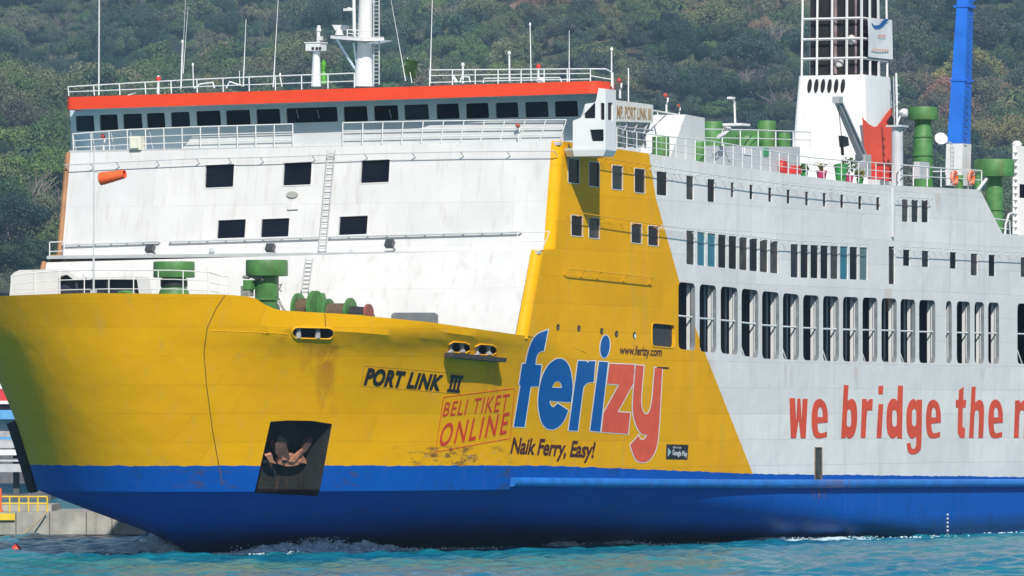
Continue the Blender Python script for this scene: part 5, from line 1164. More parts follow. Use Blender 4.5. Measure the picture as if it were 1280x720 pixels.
mb = MB(); a, b = A3(358, 575), A3(362, 548); mb.hexa([a + Vector((.25, .05, 0)), a + Vector((-.25, .05, 0)), a + Vector((-.25, -.25, 0)), a + Vector((.25, -.25, 0))], [b + Vector((.15, -1.0, .2)), b + Vector((-.15, -1.0, .2)), b + Vector((-.15, -1.2, .2)), b + Vector((.15, -1.2, .2))]); mb.build('shank', ANCH, at_, 0)
for P in (((356, 578), (344, 566), (344, 556), (349, 547), (354, 545), (357, 550), (360, 563), (363, 575)), ((364, 577), (372, 569), (378, 563), (382, 553), (389, 547.5), (391, 549), (389, 556), (383, 564), (372, 574))):
    mb = MB(); mb.prism([A3(x, y, .04) for x, y in P], an_n * -.25); mb.build('fluke', mat('anchor_fluke_dark', (.13, .075, .06), .8, var=.5, scale=3), at_, 0)
for P in (((346, 580), (338, 578), (332, 570), (335, 569.5), (340, 568), (342, 576)), ((374, 578), (383, 579.5), (383, 575), (378, 569), (377.5, 574))):
    mb = MB(); mb.prism([A3(x, y, .06) for x, y in P], an_n * -.2); mb.build('arm_tip', ANCH, at_, 0)
mb = MB(); mb.prism([A3(*p, .08) for p in ((361, 577), (366, 572), (378, 561.5), (379.5, 563), (373, 572), (368, 578))], an_n * -.1); mb.build('arm', ANCH, at_, 0)

# ------------------------------------------------------------------ sea
def build_sea():
    def axis(lo, hi, step, far_lo, far_hi):
        a = list(np.arange(lo, hi + 1e-6, step)); s = step
        while a[0] > far_lo: s = min(s * 1.35, 60); a.insert(0, a[0] - s)
        s = step
        while a[-1] < far_hi: s = min(s * 1.35, 60); a.append(a[-1] + s)
        return np.array(a)
    xs = axis(-30, 42, .28, -1500, 1500); ys = axis(285, 408, .30, -60, 1500)
    X, Y = np.meshgrid(xs, ys); Zz = np.zeros_like(X); r = np.random.default_rng(3)
    for k in range(46):
        lam = 10 ** r.uniform(math.log10(.8), math.log10(9)); th = R(200) + r.normal(0, .75); kk = 2 * math.pi / lam; amp = .0085 * lam ** .66 * r.uniform(.5, 1.2)
        ph = kk * (X * math.cos(th) + Y * math.sin(th)) + r.uniform(0, 6.28); Zz += amp * (np.sin(ph) + .25 * np.cos(2 * ph))
    fade = np.clip((X + 60) / 25, 0, 1) * np.clip((75 - X) / 25, 0, 1) * np.clip((Y - 260) / 20, 0, 1) * np.clip((440 - Y) / 25, 0, 1)
    # bow wave ridge running along the hull
    Zz *= fade
    me = bpy.data.meshes.new('sea'); nx, ny = len(xs), len(ys); V = np.stack([X, Y, Zz], -1).reshape(-1, 3)
    I = (np.arange(ny - 1)[:, None] * nx + np.arange(nx - 1)[None]).reshape(-1); F = np.stack([I, I + 1, I + 1 + nx, I + nx], 1)
    me.vertices.add(len(V)); me.vertices.foreach_set('co', V.astype(np.float32).ravel()); me.loops.add(F.size); me.loops.foreach_set('vertex_index', F.astype(np.int32).ravel())
    me.polygons.add(len(F)); me.polygons.foreach_set('loop_start', np.arange(0, F.size, 4, dtype=np.int32)); me.polygons.foreach_set('loop_total', np.full(len(F), 4, np.int32)); me.update(); me.validate()
    for p in me.polygons: p.use_smooth = True
    m, n, l, p = base_mat('sea_water'); tc = nd(n, 'ShaderNodeTexCoord')
    mp = nd(n, 'ShaderNodeMapping'); mp.inputs['Scale'].default_value = (.05, .03, 1); l.new(tc.outputs['Object'], mp.inputs[0])
    nz = nd(n, 'ShaderNodeTexNoise'); nz.inputs['Scale'].default_value = 1; nz.inputs['Detail'].default_value = 5; l.new(mp.outputs[0], nz.inputs['Vector'])
    cr = nd(n, 'ShaderNodeValToRGB'); cr.color_ramp.elements[0].position = .38; cr.color_ramp.elements[0].color = (.003, .150, .275, 1); cr.color_ramp.elements[1].position = .64; cr.color_ramp.elements[1].color = (.012, .205, .225, 1); l.new(nz.outputs['Fac'], cr.inputs[0])
    mp2 = nd(n, 'ShaderNodeMapping'); mp2.inputs['Scale'].default_value = (1.1, .55, 1); l.new(tc.outputs['Object'], mp2.inputs[0])
    n2 = nd(n, 'ShaderNodeTexNoise'); n2.inputs['Scale'].default_value = 1.6; n2.inputs['Detail'].default_value = 9; n2.inputs['Roughness'].default_value = .7; l.new(mp2.outputs[0], n2.inputs['Vector'])
    fo = nd(n, 'ShaderNodeMapRange'); fo.inputs[1].default_value = .66; fo.inputs[2].default_value = .78; fo.inputs[4].default_value = .18; l.new(n2.outputs['Fac'], fo.inputs[0])
    mx = nd(n, 'ShaderNodeMix', data_type='RGBA'); l.new(fo.outputs[0], mx.inputs[0]); l.new(cr.outputs[0], mx.inputs[6]); mx.inputs[7].default_value = (.5, .56, .55, 1); l.new(mx.outputs[2], p.inputs['Base Color'])
    p.inputs['Roughness'].default_value = .12; p.inputs['IOR'].default_value = 1.33; p.inputs['Specular IOR Level'].default_value = .12
    n3 = nd(n, 'ShaderNodeTexNoise'); n3.inputs['Scale'].default_value = 3.2; n3.inputs['Detail'].default_value = 6; l.new(tc.outputs['Object'], n3.inputs['Vector'])
    b = nd(n, 'ShaderNodeBump'); b.inputs['Strength'].default_value = .55; b.inputs['Distance'].default_value = .12; l.new(n3.outputs['Fac'], b.inputs['Height']); l.new(b.outputs[0], p.inputs['Normal'])
    me.materials.append(m); o = bpy.data.objects.new('sea', me); S.collection.objects.link(o); tag(o, kind='structure')
build_sea()
FOAM = mat('foam_white', (.56, .82, 1.0), .9, var=.3, scale=2.6, bump=1.0)
def foam(segs, name):
    OFF = lambda x: 2.6 if 285 < x < 660 else .9
    ico = bmesh.new(); bmesh.ops.create_icosphere(ico, subdivisions=1, radius=1); iv = [v.co.copy() for v in ico.verts]; jf = [tuple(v.index for v in f.verts) for f in ico.faces]; ico.free()
    mb = MB(); r = random.Random(5)
    W = [];
    for k in range(400): u, v = outline(0, k / 399 * math.pi / 2); W.append((to_px((u, v, 0))[0], u, v))
    for u in np.linspace(outline(0, 0)[0] - .1, -75, 60): W.append((to_px((u, B, 0))[0], u, B))
    W.sort(); WX, WU, WV = zip(*W)
    for x0, x1, yb, hp, cnt, big in segs:
        for k in range(cnt):
            a = r.random(); x = lerp(x0, x1, a); prof = (math.sin(math.pi * a) ** .6) * (.55 + .45 * math.sin(a * 17 + x0) * math.sin(a * 7.3 + 1)); h = prof * hp * r.random() ** 1.1
            g = on_w(x, yb + r.uniform(-1.5, 1.5), 0.0) if x < WX[0] else Vector((interp(x - 23.5 * OFF(x), WX, WU), interp(x - 23.5 * OFF(x), WX, WV) + OFF(x) + r.gauss(0, .7), 0)); sc = FPX / (SM @ g).y; g = g + Vector((r.gauss(0, .35), abs(r.gauss(0, .25)), h / sc)); rad_ = big * r.uniform(.35, 1.0) * (1 - .5 * (h / max(hp, .01)))
            s_ = Vector((r.uniform(.8, 1.5), r.uniform(.8, 1.5), r.uniform(.55, 1.0))) * rad_
            mb.add([g + Vector((v.x * s_.x, v.y * s_.y, v.z * s_.z)) * r.uniform(.85, 1.15) for v in iv], jf)
    for x0, x1, yb, hp, cnt, big in segs:
        if hp < 6: continue
        nxx, nyy = max(12, int((x1 - x0) / .9)), 22; o0 = len(mb.v)
        for i in range(nxx + 1):
            a = i / nxx; x = lerp(x0, x1, a); base = on_w(x, yb, 0.0) if x < WX[0] else Vector((interp(x - 23.5 * OFF(x), WX, WU), interp(x - 23.5 * OFF(x), WX, WV) + OFF(x), 0)); sc = FPX / (SM @ base).y
            for j in range(nyy + 1):
                d = (j / nyy - .5) * 3.6; q = base + Vector((0, d, 0)); nz_ = .5 * mnoise.fractal(Vector((q.x * .7, q.y * .9, x0)), .6, 2.0, 7) + .4 * mnoise.noise(Vector((q.x * 4, q.y * 4, 2))) + .35 * mnoise.noise(Vector((q.x * 9, q.y * 9, 5))) ; env = math.sin(math.pi * a) ** .5 * math.exp(-(d / 1.0) ** 2)
                mb.v.append(q + Vector((0, 0, env * .95 * hp / sc * max(0, .72 + .6 * nz_) - .06)))
        mb.f += [(o0 + i * (nyy + 1) + j, o0 + (i + 1) * (nyy + 1) + j, o0 + (i + 1) * (nyy + 1) + j + 1, o0 + i * (nyy + 1) + j + 1) for i in range(nxx) for j in range(nyy)]
    for q in range(len(mb.v)): mb.v[q] = SM @ mb.v[q]
    o = mb.build(name, FOAM, None, 60); tag(o, kind='stuff'); return o
FOAM.node_tree.nodes['Principled BSDF'].inputs['Subsurface Weight'].default_value = .7; FOAM.node_tree.nodes['Principled BSDF'].inputs['Subsurface Radius'].default_value = (.4, .5, .6); FOAM.node_tree.nodes['Principled BSDF'].inputs['Subsurface Scale'].default_value = .5
foam([(140, 232, 691.5, 24, 3600, .06), (222, 300, 694, 2, 60, .08), (292, 505, 693, 21, 5200, .065), (460, 640, 691, 4, 200, .10), (600, 640, 688, 5, 60, .09), (684, 720, 683, 12, 200, .06), (750, 800, 682, 10, 260, .06), (830, 905, 679, 2, 60, .08), (925, 960, 675, 5, 60, .1), (935, 1005, 673, 9, 500, .05), (1005, 1078, 672, 7, 500, .05), (1120, 1180, 669, 3, 60, .09), (1235, 1280, 667, 4, 60, .1)], 'bow_foam')

# ------------------------------------------------------------------ pier, buoy, gangway and shore building on the left
CONC = mat('weathered_concrete', (.34, .33, .30), .9, var=.35, scale=.9, bump=.4, streak=.5); PYEL = mat('pier_yellow', (.72, .50, .02), .5, var=.15)
zp = 388.0; pz = wat(60, 640, zp).z; xr = wat(182, 640, zp).x; xl = -34.0
pier = tag(MB().prism([(xl, zp, -2), (xr, zp, -2), (xr, zp, pz), (xl, zp, pz)], (0, 14, 0)).build('pier', CONC, None, 0), 'grey stained concrete pier behind the ship\'s bow', 'pier')
mb = MB(); mb.prism([(xl, zp - .06, -.15), (xr + .06, zp - .06, -.15), (xr + .06, zp - .06, .12), (xl, zp - .06, .12)], (0, 14, 0)); mb.build('waterline_band', mat('waterline_black', (.02, .02, .018), .6), pier, 0)  # black strip along the pier foot at the water
mb = MB(); mb.prism([(xl, zp + 3, pz), (wat(60, 600, zp).x, zp + 3, pz), (wat(60, 600, zp).x, zp + 3, pz + .35), (xl, zp + 3, pz + .35)], (0, 8, 0)); mb.build('kerb', CONC, pier, 0)
for x in (20, 62, 108, 140): mb = MB(); q = wat(x, 640, zp); mb.box((q.x, zp - .02, pz / 2 + .05), (.05, .06, pz - .15)); mb.build('joint', mat('joint_dark', (.12, .11, .10), .9), pier, 0)
yr = empty('safety_railing', Matrix.Translation((wat(0, 640, zp).x, zp + .6, pz)), 'yellow tubular safety railing on the concrete pier edge', 'railing'); o0 = Vector(yr.location)
x0_, x1_ = wat(-70, 630, zp + .6).x, wat(59, 630, zp + .6).x
mb = MB()
for f in (1.0, .55): mb.path([Vector((x0_, zp + .6, pz + .82 * f)) - o0, Vector((x1_, zp + .6, pz + .82 * f)) - o0], .05)
mb.build('handrail', PYEL, yr)
for k in range(12): x = lerp(x0_, x1_, k / 11); MB().tube(Vector((x, zp + .6, pz)) - o0, Vector((x, zp + .6, pz + .82)) - o0, .05).build('post', PYEL, yr)
q = wat(7, 646, zp - .12); sg = tag(MB().box((q.x - .5, q.y, q.z), (2.0, .1, .36)).build('edge_board', PYEL, None, 0), 'small yellow board fixed to the pier face at the left edge', 'board')
q = wat(0, 632, zp + .3); op = tag(MB().lathe((q.x, q.y, pz), [(.16, 0), (.16, .12), (.09, .14), (.09, 1.25), (0, 1.3)], 12).build('bollard_post', LBOR, None), 'slim orange post on the pier at the left edge of the frame', 'post')
P = []
for k in range(13): t = k / 12; P.append(wat(lerp(58, 8, t), lerp(640, 679, t) + 8 * t * (1 - t) * 2.2, zp - .25 - t * 1.5))
rp = MB().path(P, .045, 6).build('mooring_rope', mat('tan_rope', (.42, .33, .20), .9), None); tag(rp, 'tan rope hanging slack from the pier edge down to the water', 'rope')
q = wat(20, 687, 343.5); q.z = 0.05; by = tag(MB().lathe(q, [(0, -.25), (.17, -.2), (.235, -.05), (.25, .05), (.235, .14), (.17, .24), (.08, .29), (.05, .36), (0, .36)], 18).build('buoy', mat('buoy_red', (.78, .07, .04), .45), None), 'round red mooring buoy floating below the concrete pier', 'buoy')
# link span with silver beams
zg = 406.0; lk = empty('gangway', Matrix.Translation(wat(0, 640, zg)), 'silver and white beam link span standing on the pier behind the bow', 'gangway'); o0 = Vector(lk.location)
SILV = mat('silver_beam', (.50, .52, .55), .45, .2, var=.15); LBLU = mat('light_blue_panel', (.10, .33, .62), .5, var=.1)
def slab(y0, y1, m, name, parent, o0, z, xa=-120, xb=75, dep=1.2, off=0):
    a, b = wat(xa, y0, z), wat(xb, y1, z); MB().box(Vector(((a.x + b.x) / 2, z + dep / 2 + off, (a.z + b.z) / 2)) - o0, (b.x - a.x, dep, a.z - b.z)).build(name, m, parent, 0)
slab(546, 549.5, LBLU, 'top_beam', lk, o0, zg, dep=2); slab(552, 560, SILV, 'side_beam', lk, o0, zg, dep=.5); slab(562, 569, mat('gangway_white', (.72, .73, .74), .5), 'side_panel', lk, o0, zg, dep=.6); slab(573, 577, SILV, 'side_beam', lk, o0, zg, dep=.4, off=.3); slab(580, 590, SILV, 'deck_girder', lk, o0, zg, dep=2)
slab(604.5, 617, mat('pale_blue_tank', (.33, .50, .72), .5, var=.2, scale=1), 'fuel_tank', lk, o0, zg + 2, -60, 34, 1.5)
for x in (-60, -20, 20, 60): a, b = wat(x, 545, zg + 1), wat(x, 626, zg + 1); MB().box(Vector((a.x, zg + 1.3, (a.z + b.z) / 2)) - o0, (.35, .35, a.z - b.z)).build('leg', mat('gangway_leg_dark', (.08, .09, .11), .6), lk, 0)
zb_ = 560.0; tb = empty('terminal_building', Matrix.Translation((wat(-30, 600, zb_).x, zb_, 0)), 'red, white and blue banded terminal building behind the gangway', 'building'); o0 = Vector(tb.location)
slab(478, 486, mat('band_white', (.75, .75, .76), .5), 'parapet', tb, o0, zb_, -420, 60, 12); slab(486, 501, mat('band_red', (.62, .03, .04), .5), 'red_band', tb, o0, zb_, -420, 60, 11.9, .05); slab(501, 505, MATS['band_white'], 'white_band', tb, o0, zb_, -420, 60, 12); slab(505, 512.5, GLASS, 'window_strip', tb, o0, zb_, -420, 60, 11.5, .2)
for k in range(14): a = wat(-400 + k * 33, 505, zb_); MB().box(Vector((a.x, zb_ + .1, wat(0, 508.7, zb_).z)) - o0, (.35, .25, .5)).build('mullion', MATS['band_white'], tb, 0)
slab(512.5, 524, LBLU, 'blue_band', tb, o0, zb_, -420, 60, 13, -.6); slab(524, 556, mat('terminal_wall', (.42, .40, .40), .8, var=.3), 'wall', tb, o0, zb_, -420, 60, 11, .5); slab(545, 640, mat('terminal_base', (.12, .12, .13), .8, var=.4), 'base', tb, o0, zb_, -420, 60, 10, .6)

# ------------------------------------------------------------------ hillside, forest, haze
HK = 1.6                                     # the slope stands this much farther off than the unit layout below
def hill_h(x, y):
    return HK * hill_unit(x / HK, y / HK)
def hill_unit(x, y):
    yy = np.maximum(y - 760, 0)
    h = -6 + 7.5 * np.clip((y - 640) / 120, 0, 1) + .098 * yy + 4.2e-6 * yy ** 2
    h = h + 9 * np.sin(x / 95 + y / 260) * np.clip(yy / 500, 0, 1) + 6 * np.sin(x / 41 - y / 120 + 1.3) * np.clip(yy / 500, 0, 1) + 3 * np.sin(x / 19 + y / 47) * np.clip(yy / 500, 0, 1)
    return h + 10 * np.exp(-((x + 70) / 60) ** 2) * np.clip(yy / 150, 0, 1) * np.clip((1500 - y) / 500, 0, 1)
xs = np.linspace(-900, 900, 361) * HK; ys = np.concatenate([np.linspace(560, 1200, 50), np.linspace(1220, 3600, 90)]) * HK; X, Y = np.meshgrid(xs, ys); Zh = hill_h(X, Y)
nx = len(xs); mb = MB(); mb.v = [Vector(q) for q in np.stack([X, Y, Zh], -1).reshape(-1, 3).tolist()]; mb.f = [(j * nx + i, j * nx + i + 1, (j + 1) * nx + i + 1, (j + 1) * nx + i) for j in range(len(ys) - 1) for i in range(nx - 1)]
soil = mat('hill_soil', (.055, .070, .035), .95, var=.4, scale=.12); hill = mb.build('hillside', soil, None, 80); tag(hill, kind='structure')
def clear_at(x, y):
    return 1.1 * np.exp(-(((x - 18) / 9) ** 2 + ((y - 1750) / 200) ** 2)) + np.exp(-(((x - 37) / 12) ** 2 + ((y - 1830) / 170) ** 2)) + .8 * np.exp(-(((x - 3) / 8) ** 2 + ((y - 1690) / 120) ** 2)) + .6 * np.exp(-(((x - 125) / 10) ** 2 + ((y - 1840) / 150) ** 2))
at = hill.data.attributes.new('dry', 'FLOAT', 'POINT'); at.data.foreach_set('value', np.clip(clear_at(X / HK, Y / HK) * 1.5, 0, 1).astype(np.float32).ravel())
sn, sl = soil.node_tree.nodes, soil.node_tree.links; sp_ = sn['Principled BSDF']; old = sp_.inputs['Base Color'].links[0].from_socket; an_ = sn.new('ShaderNodeAttribute'); an_.attribute_name = 'dry'; mxs = sn.new('ShaderNodeMix'); mxs.data_type = 'RGBA'
sl.new(an_.outputs['Fac'], mxs.inputs[0]); sl.new(old, mxs.inputs[6]); mxs.inputs[7].default_value = (.29, .18, .12, 1); sl.new(mxs.outputs[2], sp_.inputs['Base Color'])

def leaf_mat():
    m, n, l, p = base_mat('forest_leaves'); oi = nd(n, 'ShaderNodeObjectInfo'); cr = nd(n, 'ShaderNodeValToRGB'); e = cr.color_ramp.elements
    cols = [(0, (.028, .062, .034)), (.2, (.076, .138, .048)), (.36, (.120, .160, .074)), (.5, (.044, .094, .056)), (.64, (.165, .178, .105)), (.78, (.092, .172, .056)), (.88, (.165, .150, .105)), (.95, (.125, .20, .055)), (1, (.20, .17, .115))]
    e[0].position, e[0].color = cols[0][0], (*cols[0][1], 1); e[1].position, e[1].color = cols[-1][0], (*cols[-1][1], 1)
    for ps_, c in cols[1:-1]: q = e.new(ps_); q.color = (*c, 1)
    l.new(oi.outputs['Random'], cr.inputs[0])
    at = nd(n, 'ShaderNodeAttribute', attribute_name='tone'); mx = nd(n, 'ShaderNodeMix', data_type='RGBA', blend_type='MULTIPLY'); mx.inputs[0].default_value = 1; l.new(cr.outputs[0], mx.inputs[6]); l.new(at.outputs['Color'], mx.inputs[7])
    pa_ = nd(n, 'ShaderNodeAttribute', attribute_name='patch', attribute_type='INSTANCER'); m3 = nd(n, 'ShaderNodeMix', data_type='RGBA', blend_type='MULTIPLY'); l.new(pa_.outputs['Fac'], m3.inputs[0]); l.new(mx.outputs[2], m3.inputs[6]); m3.inputs[7].default_value = (2.3, 1.25, 1.5, 1)
    pb_ = nd(n, 'ShaderNodeAttribute', attribute_name='crown_shade', attribute_type='INSTANCER'); m4 = nd(n, 'ShaderNodeMix', data_type='RGBA', blend_type='MULTIPLY'); l.new(pb_.outputs['Fac'], m4.inputs[0]); l.new(m3.outputs[2], m4.inputs[6]); m4.inputs[7].default_value = (.36, .47, .72, 1)  # bluish darkening painted on some crowns to look like shadowed gaps
    l.new(m4.outputs[2], p.inputs['Base Color']); p.inputs['Roughness'].default_value = .6; p.inputs['Specular IOR Level'].default_value = .2
    return m
LEAFM = leaf_mat(); BARK = mat('tree_bark', (.16, .13, .10), .9, var=.3, scale=2)
def crown_mesh(name, seed, nblob, leaves, size, bare=0.0, parts=False):
    r = np.random.default_rng(seed); V, F, T = [], [], []
    blobs = []
    for _ in range(nblob):
        a, q = r.uniform(0, 6.28), r.uniform(0, 1) ** .55 * .5; blobs.append((np.array([q * math.cos(a), q * math.sin(a), .42 + .48 * math.sqrt(max(0, 1 - (q / .56) ** 2)) * r.uniform(.55, 1.08)]), r.uniform(.10, .21)))
    blobs = [b_ for b_ in blobs if r.random() < .8] + [(np.array([r.normal(0, .06), r.normal(0, .06), .5]), .27)]
    for k in range(leaves):
        c, rd = blobs[r.integers(len(blobs))]; d = r.normal(size=3); d /= np.linalg.norm(d); p = c + d * rd * r.uniform(.55, 1.02) ** .6 * np.array([1, 1, .8])
        nrm = d + r.normal(size=3) * .5; nrm /= np.linalg.norm(nrm); e = np.cross(nrm, r.normal(size=3)); e /= np.linalg.norm(e); f = np.cross(nrm, e); s = size * r.uniform(.6, 1.4); o = len(V)
        V += [p - e * s, p - f * s * .55 + nrm * s * .15, p + e * s, p + f * s * .55 + nrm * s * .1]; F.append((o, o + 1, o + 2, o + 3)); t = r.uniform(.7, 1.3); T += [(t, t * r.uniform(.95, 1.05), t * r.uniform(.85, 1.0), 1)] * 4
    me = bpy.data.meshes.new(name); me.from_pydata([tuple(v) for v in V], [], F); at = me.attributes.new('tone', 'FLOAT_COLOR', 'POINT'); at.data.foreach_set('color', np.array(T, np.float32).ravel()); me.materials.append(LEAFM)
    return me
def trunk_bm(r, h, rad_):
    mb = MB(); top = Vector((r.normal(0, .03) * h, r.normal(0, .03) * h, h * .55)); mb.path([Vector((0, 0, -.08 * h)), Vector((0, 0, .2 * h)), top], rad_, 6)
    for k in range(5): a = r.uniform(0, 6.28); mb.tube(top * r.uniform(.6, 1), top + Vector((math.cos(a) * .3 * h, math.sin(a) * .3 * h, r.uniform(.1, .35) * h)), rad_ * .5, rad_ * .15, 5)
    return mb
def palm_mesh(name, seed):
    r = np.random.default_rng(seed); mb = MB(); mb.tube((0, 0, 0), (.04, .03, 1.0), .02, .014, 5); V0 = len(mb.v)
    for k in range(20):
        a = r.uniform(0, 6.28); L = r.uniform(.35, .5); el = r.uniform(-.2, .9)
        P = [Vector((.04 + math.cos(a) * L * s * math.cos(el * .7), .03 + math.sin(a) * L * s * math.cos(el * .7), 1 + L * (s * el - .75 * s * s))) for s in (0, .3, .6, .85, 1)]
        for i in range(4):
            w0, w1 = (.05 * (1 - abs(s - .4)) for s in (i / 4, (i + 1) / 4)); sd_ = Vector((-math.sin(a), math.cos(a), 0)); dn = Vector((0, 0, -.03))
            mb.add([P[i], P[i] + sd_ * w0 + dn, P[i + 1] + sd_ * w1 + dn, P[i + 1]], [(0, 1, 2, 3)]); mb.add([P[i], P[i] - sd_ * w0 + dn, P[i + 1] - sd_ * w1 + dn, P[i + 1]], [(0, 1, 2, 3)])
    me = bpy.data.meshes.new(name); me.from_pydata([tuple(v) for v in mb.v], [], mb.f); at = me.attributes.new('tone', 'FLOAT_COLOR', 'POINT'); at.data.foreach_set('color', np.array([(.85, .95, .8, 1)] * len(mb.v), np.float32).ravel()); me.materials.append(LEAFM); return me
FC = bpy.data.collections.new('forest crowns')            # sources only, not linked to the scene
for k in range(7): FC.objects.link(bpy.data.objects.new('crown_%02d' % k, crown_mesh('crown', 20 + k, 18 + k % 3 * 7, 7000, .019)))
FC.objects.link(bpy.data.objects.new('crown_07', palm_mesh('palm', 5)))
def bare_mesh(name, seed):
    r = np.random.default_rng(seed); mb = MB(); mb.tube((0, 0, -.1), (.02, .01, .45), .03, .022, 5)
    for k in range(16):
        a = r.uniform(0, 6.28); z0 = r.uniform(.2, .45); p0 = Vector((0, 0, z0)); L = r.uniform(.25, .5); p1 = p0 + Vector((math.cos(a) * L * .7, math.sin(a) * L * .7, L * .7)); mb.tube(p0, p1, .014, .008, 4)
        for q in range(6): d = Vector((r.normal(), r.normal(), r.uniform(.1, 1.4))).normalized() * r.uniform(.12, .25); mb.tube(p0.lerp(p1, r.uniform(.5, 1)), p1 + d, .006, .003, 3)
    me = bpy.data.meshes.new(name); me.from_pydata([tuple(v) for v in mb.v], [], mb.f); me.materials.append(mat('bare_wood', (.22, .19, .16), .9, var=.2)); return me
FC.objects.link(bpy.data.objects.new('crown_08', bare_mesh('bare_tree', 3))) 
def forest():
    r = np.random.default_rng(11); pts, sc, rot, idx, dr = [], [], [], [], []
    y = 700.0
    while y < 3350:
        half = 640 / FPX * y * 1.25 + 40; cell = lerp(5.0, 6.2, (y - 700) / 2600)
        for x in np.arange(-half, half, cell):
            px_, py_ = x + r.normal(0, cell * .33), y + r.normal(0, cell * .4)
            sx_, sy_ = 640 + FPX * px_ / py_, 0
            h = float(hill_unit(np.array(px_), np.array(py_)))
            if py_ < 700 or h < 1.2: continue
            if any(-60 < py_ * HK - tz < 9 and abs(px_ * HK * tz / (py_ * HK) - tx) < 9 for tx, tz, _g in TSPOT): continue
            # thin, dry clearings where the soil shows
            clear = float(clear_at(px_, py_))
            if r.random() < clear * .9: continue
            if py_ > 1300 and r.random() < float(clear_at(px_, py_ + 130)) * .8: s_cut = .5
            else: s_cut = 1.0
            dry = min(1, clear * 1.3)
            pal = r.random() < .012 and 1000 < py_ < 2200; s = min(10.5, 6.3 * math.exp(r.normal(0, .33))) if not pal else r.uniform(5.5, 7.5)
            s *= s_cut * (.95 if py_ < 1250 and not pal else 1)
            dr.append(dry); pts.append((px_ * HK, py_ * HK, (h - (.12 * s if not pal else 0)) * HK)); sc.append((s * HK * r.uniform(.75, 1.25), s * HK * r.uniform(.75, 1.25), s * HK * r.uniform(.7, 1.35))); rot.append(r.uniform(0, 6.28)); idx.append(7 if pal else 8 if r.random() < .06 else int(r.integers(7)))
        y += cell * lerp(1.0, 1.7, (y - 700) / 2600)
    me = bpy.data.meshes.new('hillside_forest'); me.from_pydata(pts, [], [])
    Q = np.array(pts) / HK; gx, gy = Q[:, 0], Q[:, 1]
    wv_ = -.5 + np.sin(gx / 23 + gy / 150 + 1) + np.sin(gx / 11 - gy / 75) * .7 + np.sin(gx / 41 + gy / 330 + 2) + r.normal(0, .7, len(Q)); patch = np.clip((wv_ - .9) / 2.0, 0, 1) * np.clip((gy - 900) / 600, .15, 1); patch = np.maximum(patch, np.array(dr))
    wd_ = np.sin(gx / 29 - gy / 130 + 4) + np.sin(gx / 14 + gy / 60 + .5) * .8 + r.normal(0, .9, len(Q)); crown_shade = np.clip((wd_ - .1) / 1.4, 0, 1)
    for nm, ty, dat in (('sc', 'FLOAT_VECTOR', sc), ('rt', 'FLOAT', rot), ('ix', 'INT', idx), ('patch', 'FLOAT', patch), ('crown_shade', 'FLOAT', crown_shade)): a = me.attributes.new(nm, ty, 'POINT'); a.data.foreach_set('vector' if ty == 'FLOAT_VECTOR' else 'value', np.array(dat).ravel())
    o = bpy.data.objects.new('hillside_forest', me); S.collection.objects.link(o); tag(o, kind='stuff')
    g = bpy.data.node_groups.new('forest', 'GeometryNodeTree'); g.interface.new_socket('Geometry', in_out='INPUT', socket_type='NodeSocketGeometry'); g.interface.new_socket('Geometry', in_out='OUTPUT', socket_type='NodeSocketGeometry')
    N = g.nodes; gi, go = N.new('NodeGroupInput'), N.new('NodeGroupOutput'); ip = N.new('GeometryNodeInstanceOnPoints'); ci = N.new('GeometryNodeCollectionInfo'); ci.inputs['Collection'].default_value = FC; ci.inputs['Separate Children'].default_value = True; ci.inputs['Reset Children'].default_value = True
    def attr(nm, ty): q = N.new('GeometryNodeInputNamedAttribute'); q.data_type = ty; q.inputs['Name'].default_value = nm; return q.outputs['Attribute']
    cx_ = N.new('ShaderNodeCombineXYZ'); L = g.links; L.new(attr('rt', 'FLOAT'), cx_.inputs[2]); L.new(gi.outputs[0], ip.inputs['Points']); L.new(ci.outputs[0], ip.inputs['Instance']); ip.inputs['Pick Instance'].default_value = True
    L.new(attr('ix', 'INT'), ip.inputs['Instance Index']); L.new(cx_.outputs[0], ip.inputs['Rotation']); L.new(attr('sc', 'FLOAT_VECTOR'), ip.inputs['Scale']); L.new(ip.outputs[0], go.inputs[0])
    md = o.modifiers.new('forest', 'NODES'); md.node_group = g; print('FOREST', len(pts))
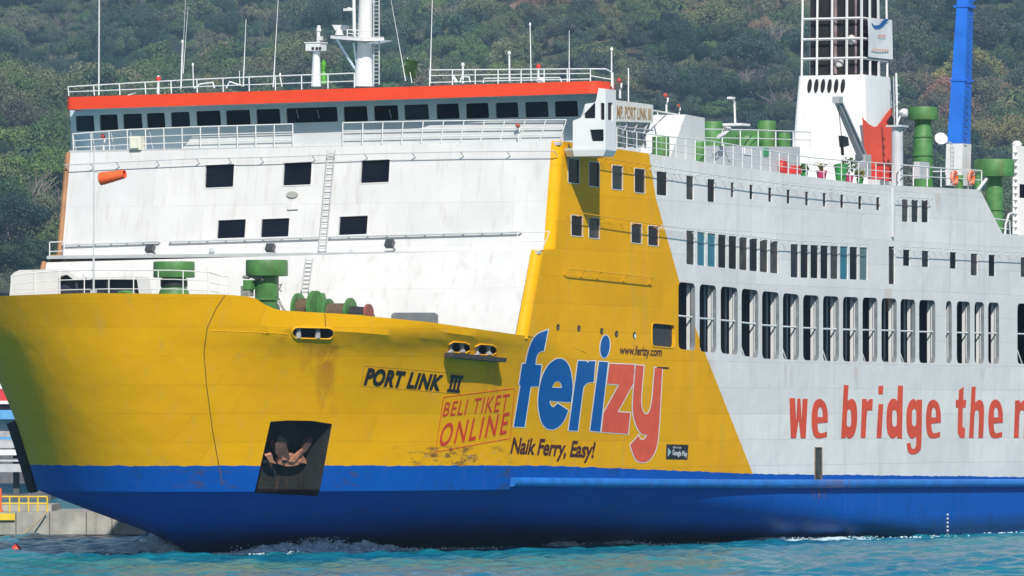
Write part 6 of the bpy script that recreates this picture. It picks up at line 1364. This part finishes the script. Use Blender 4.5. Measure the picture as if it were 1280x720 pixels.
# single trees at the left of the ferry: each a thing with trunk and crown
TREES = [(30, 332, 13, (.034, .070, .036), 'dark green tree just above the white bow shelter, lowest of the trees at left'), (50, 216, 15, (.125, .215, .055), 'bright yellow-green tree between the left edge and the windsock'),
         (14, 276, 14, (.028, .060, .048), 'dark blue-green tree at the left edge, below the bright green tree'), (22, 150, 13, (.10, .11, .075), 'grey-olive tree at the left edge, level with the bridge windows')]
TSPOT = []
for x, y, h, col, lab in TREES:
    z = 1000.0
    while z < 4200:
        X_ = (x - 640) / FPX * z; g_ = float(hill_h(np.array(X_), np.array(z)))
        if YH - FPX * (g_ + .58 * h - HC) / z < y: break
        z += 4
    TSPOT.append((X_, z, g_))
forest()
for k, ((x, y, h, col, lab), (X_, z, g_)) in enumerate(zip(TREES, TSPOT)):
    t = empty('tree', Matrix.Translation((X_, z, g_ - .3)), lab, 'tree', 'trees on the slope left of the ferry')
    r = np.random.default_rng(90 + k); trunk_bm(r, h, .22).build('trunk', BARK, t)
    cm = crown_mesh('crown', 60 + k, 30, 12000, .016); lm = LEAFM.copy(); lm.name = 'tree_leaves'; cm.materials.clear(); cm.materials.append(lm)
    for nd_ in lm.node_tree.nodes:
        if nd_.type == 'VALTORGB':
            for e_ in nd_.color_ramp.elements: e_.color = (*col, 1)
    c = bpy.data.objects.new('crown', cm); S.collection.objects.link(c); c.parent = t; c.scale = (h * 1.1, h * 1.1, h)
hz = MB().box((0, 2880, 265.5), (3700, 6000, 553)); hz = hz.build('haze', None, None, 0); tag(hz, kind='stuff')
hm = bpy.data.materials.new('haze_air'); hm.use_nodes = True; hn = hm.node_tree.nodes; hn.remove(hn['Principled BSDF']); pv = hn.new('ShaderNodeVolumePrincipled'); pv.inputs['Color'].default_value = (.40, .68, 1.0, 1); pv.inputs['Density'].default_value = 1.1e-4; pv.inputs['Anisotropy'].default_value = 0.1
hm.node_tree.links.new(pv.outputs[0], hn['Material Output'].inputs['Volume']); hz.data.materials.append(hm)

for k in range(6): lay(*shapes([([(1183, 642 + k * 5), (1185.5, 642 + k * 5), (1185.5, 644.2 + k * 5), (1183, 644.2 + k * 5)], [])]), TXWHT, 'draught_mark', off=.015)
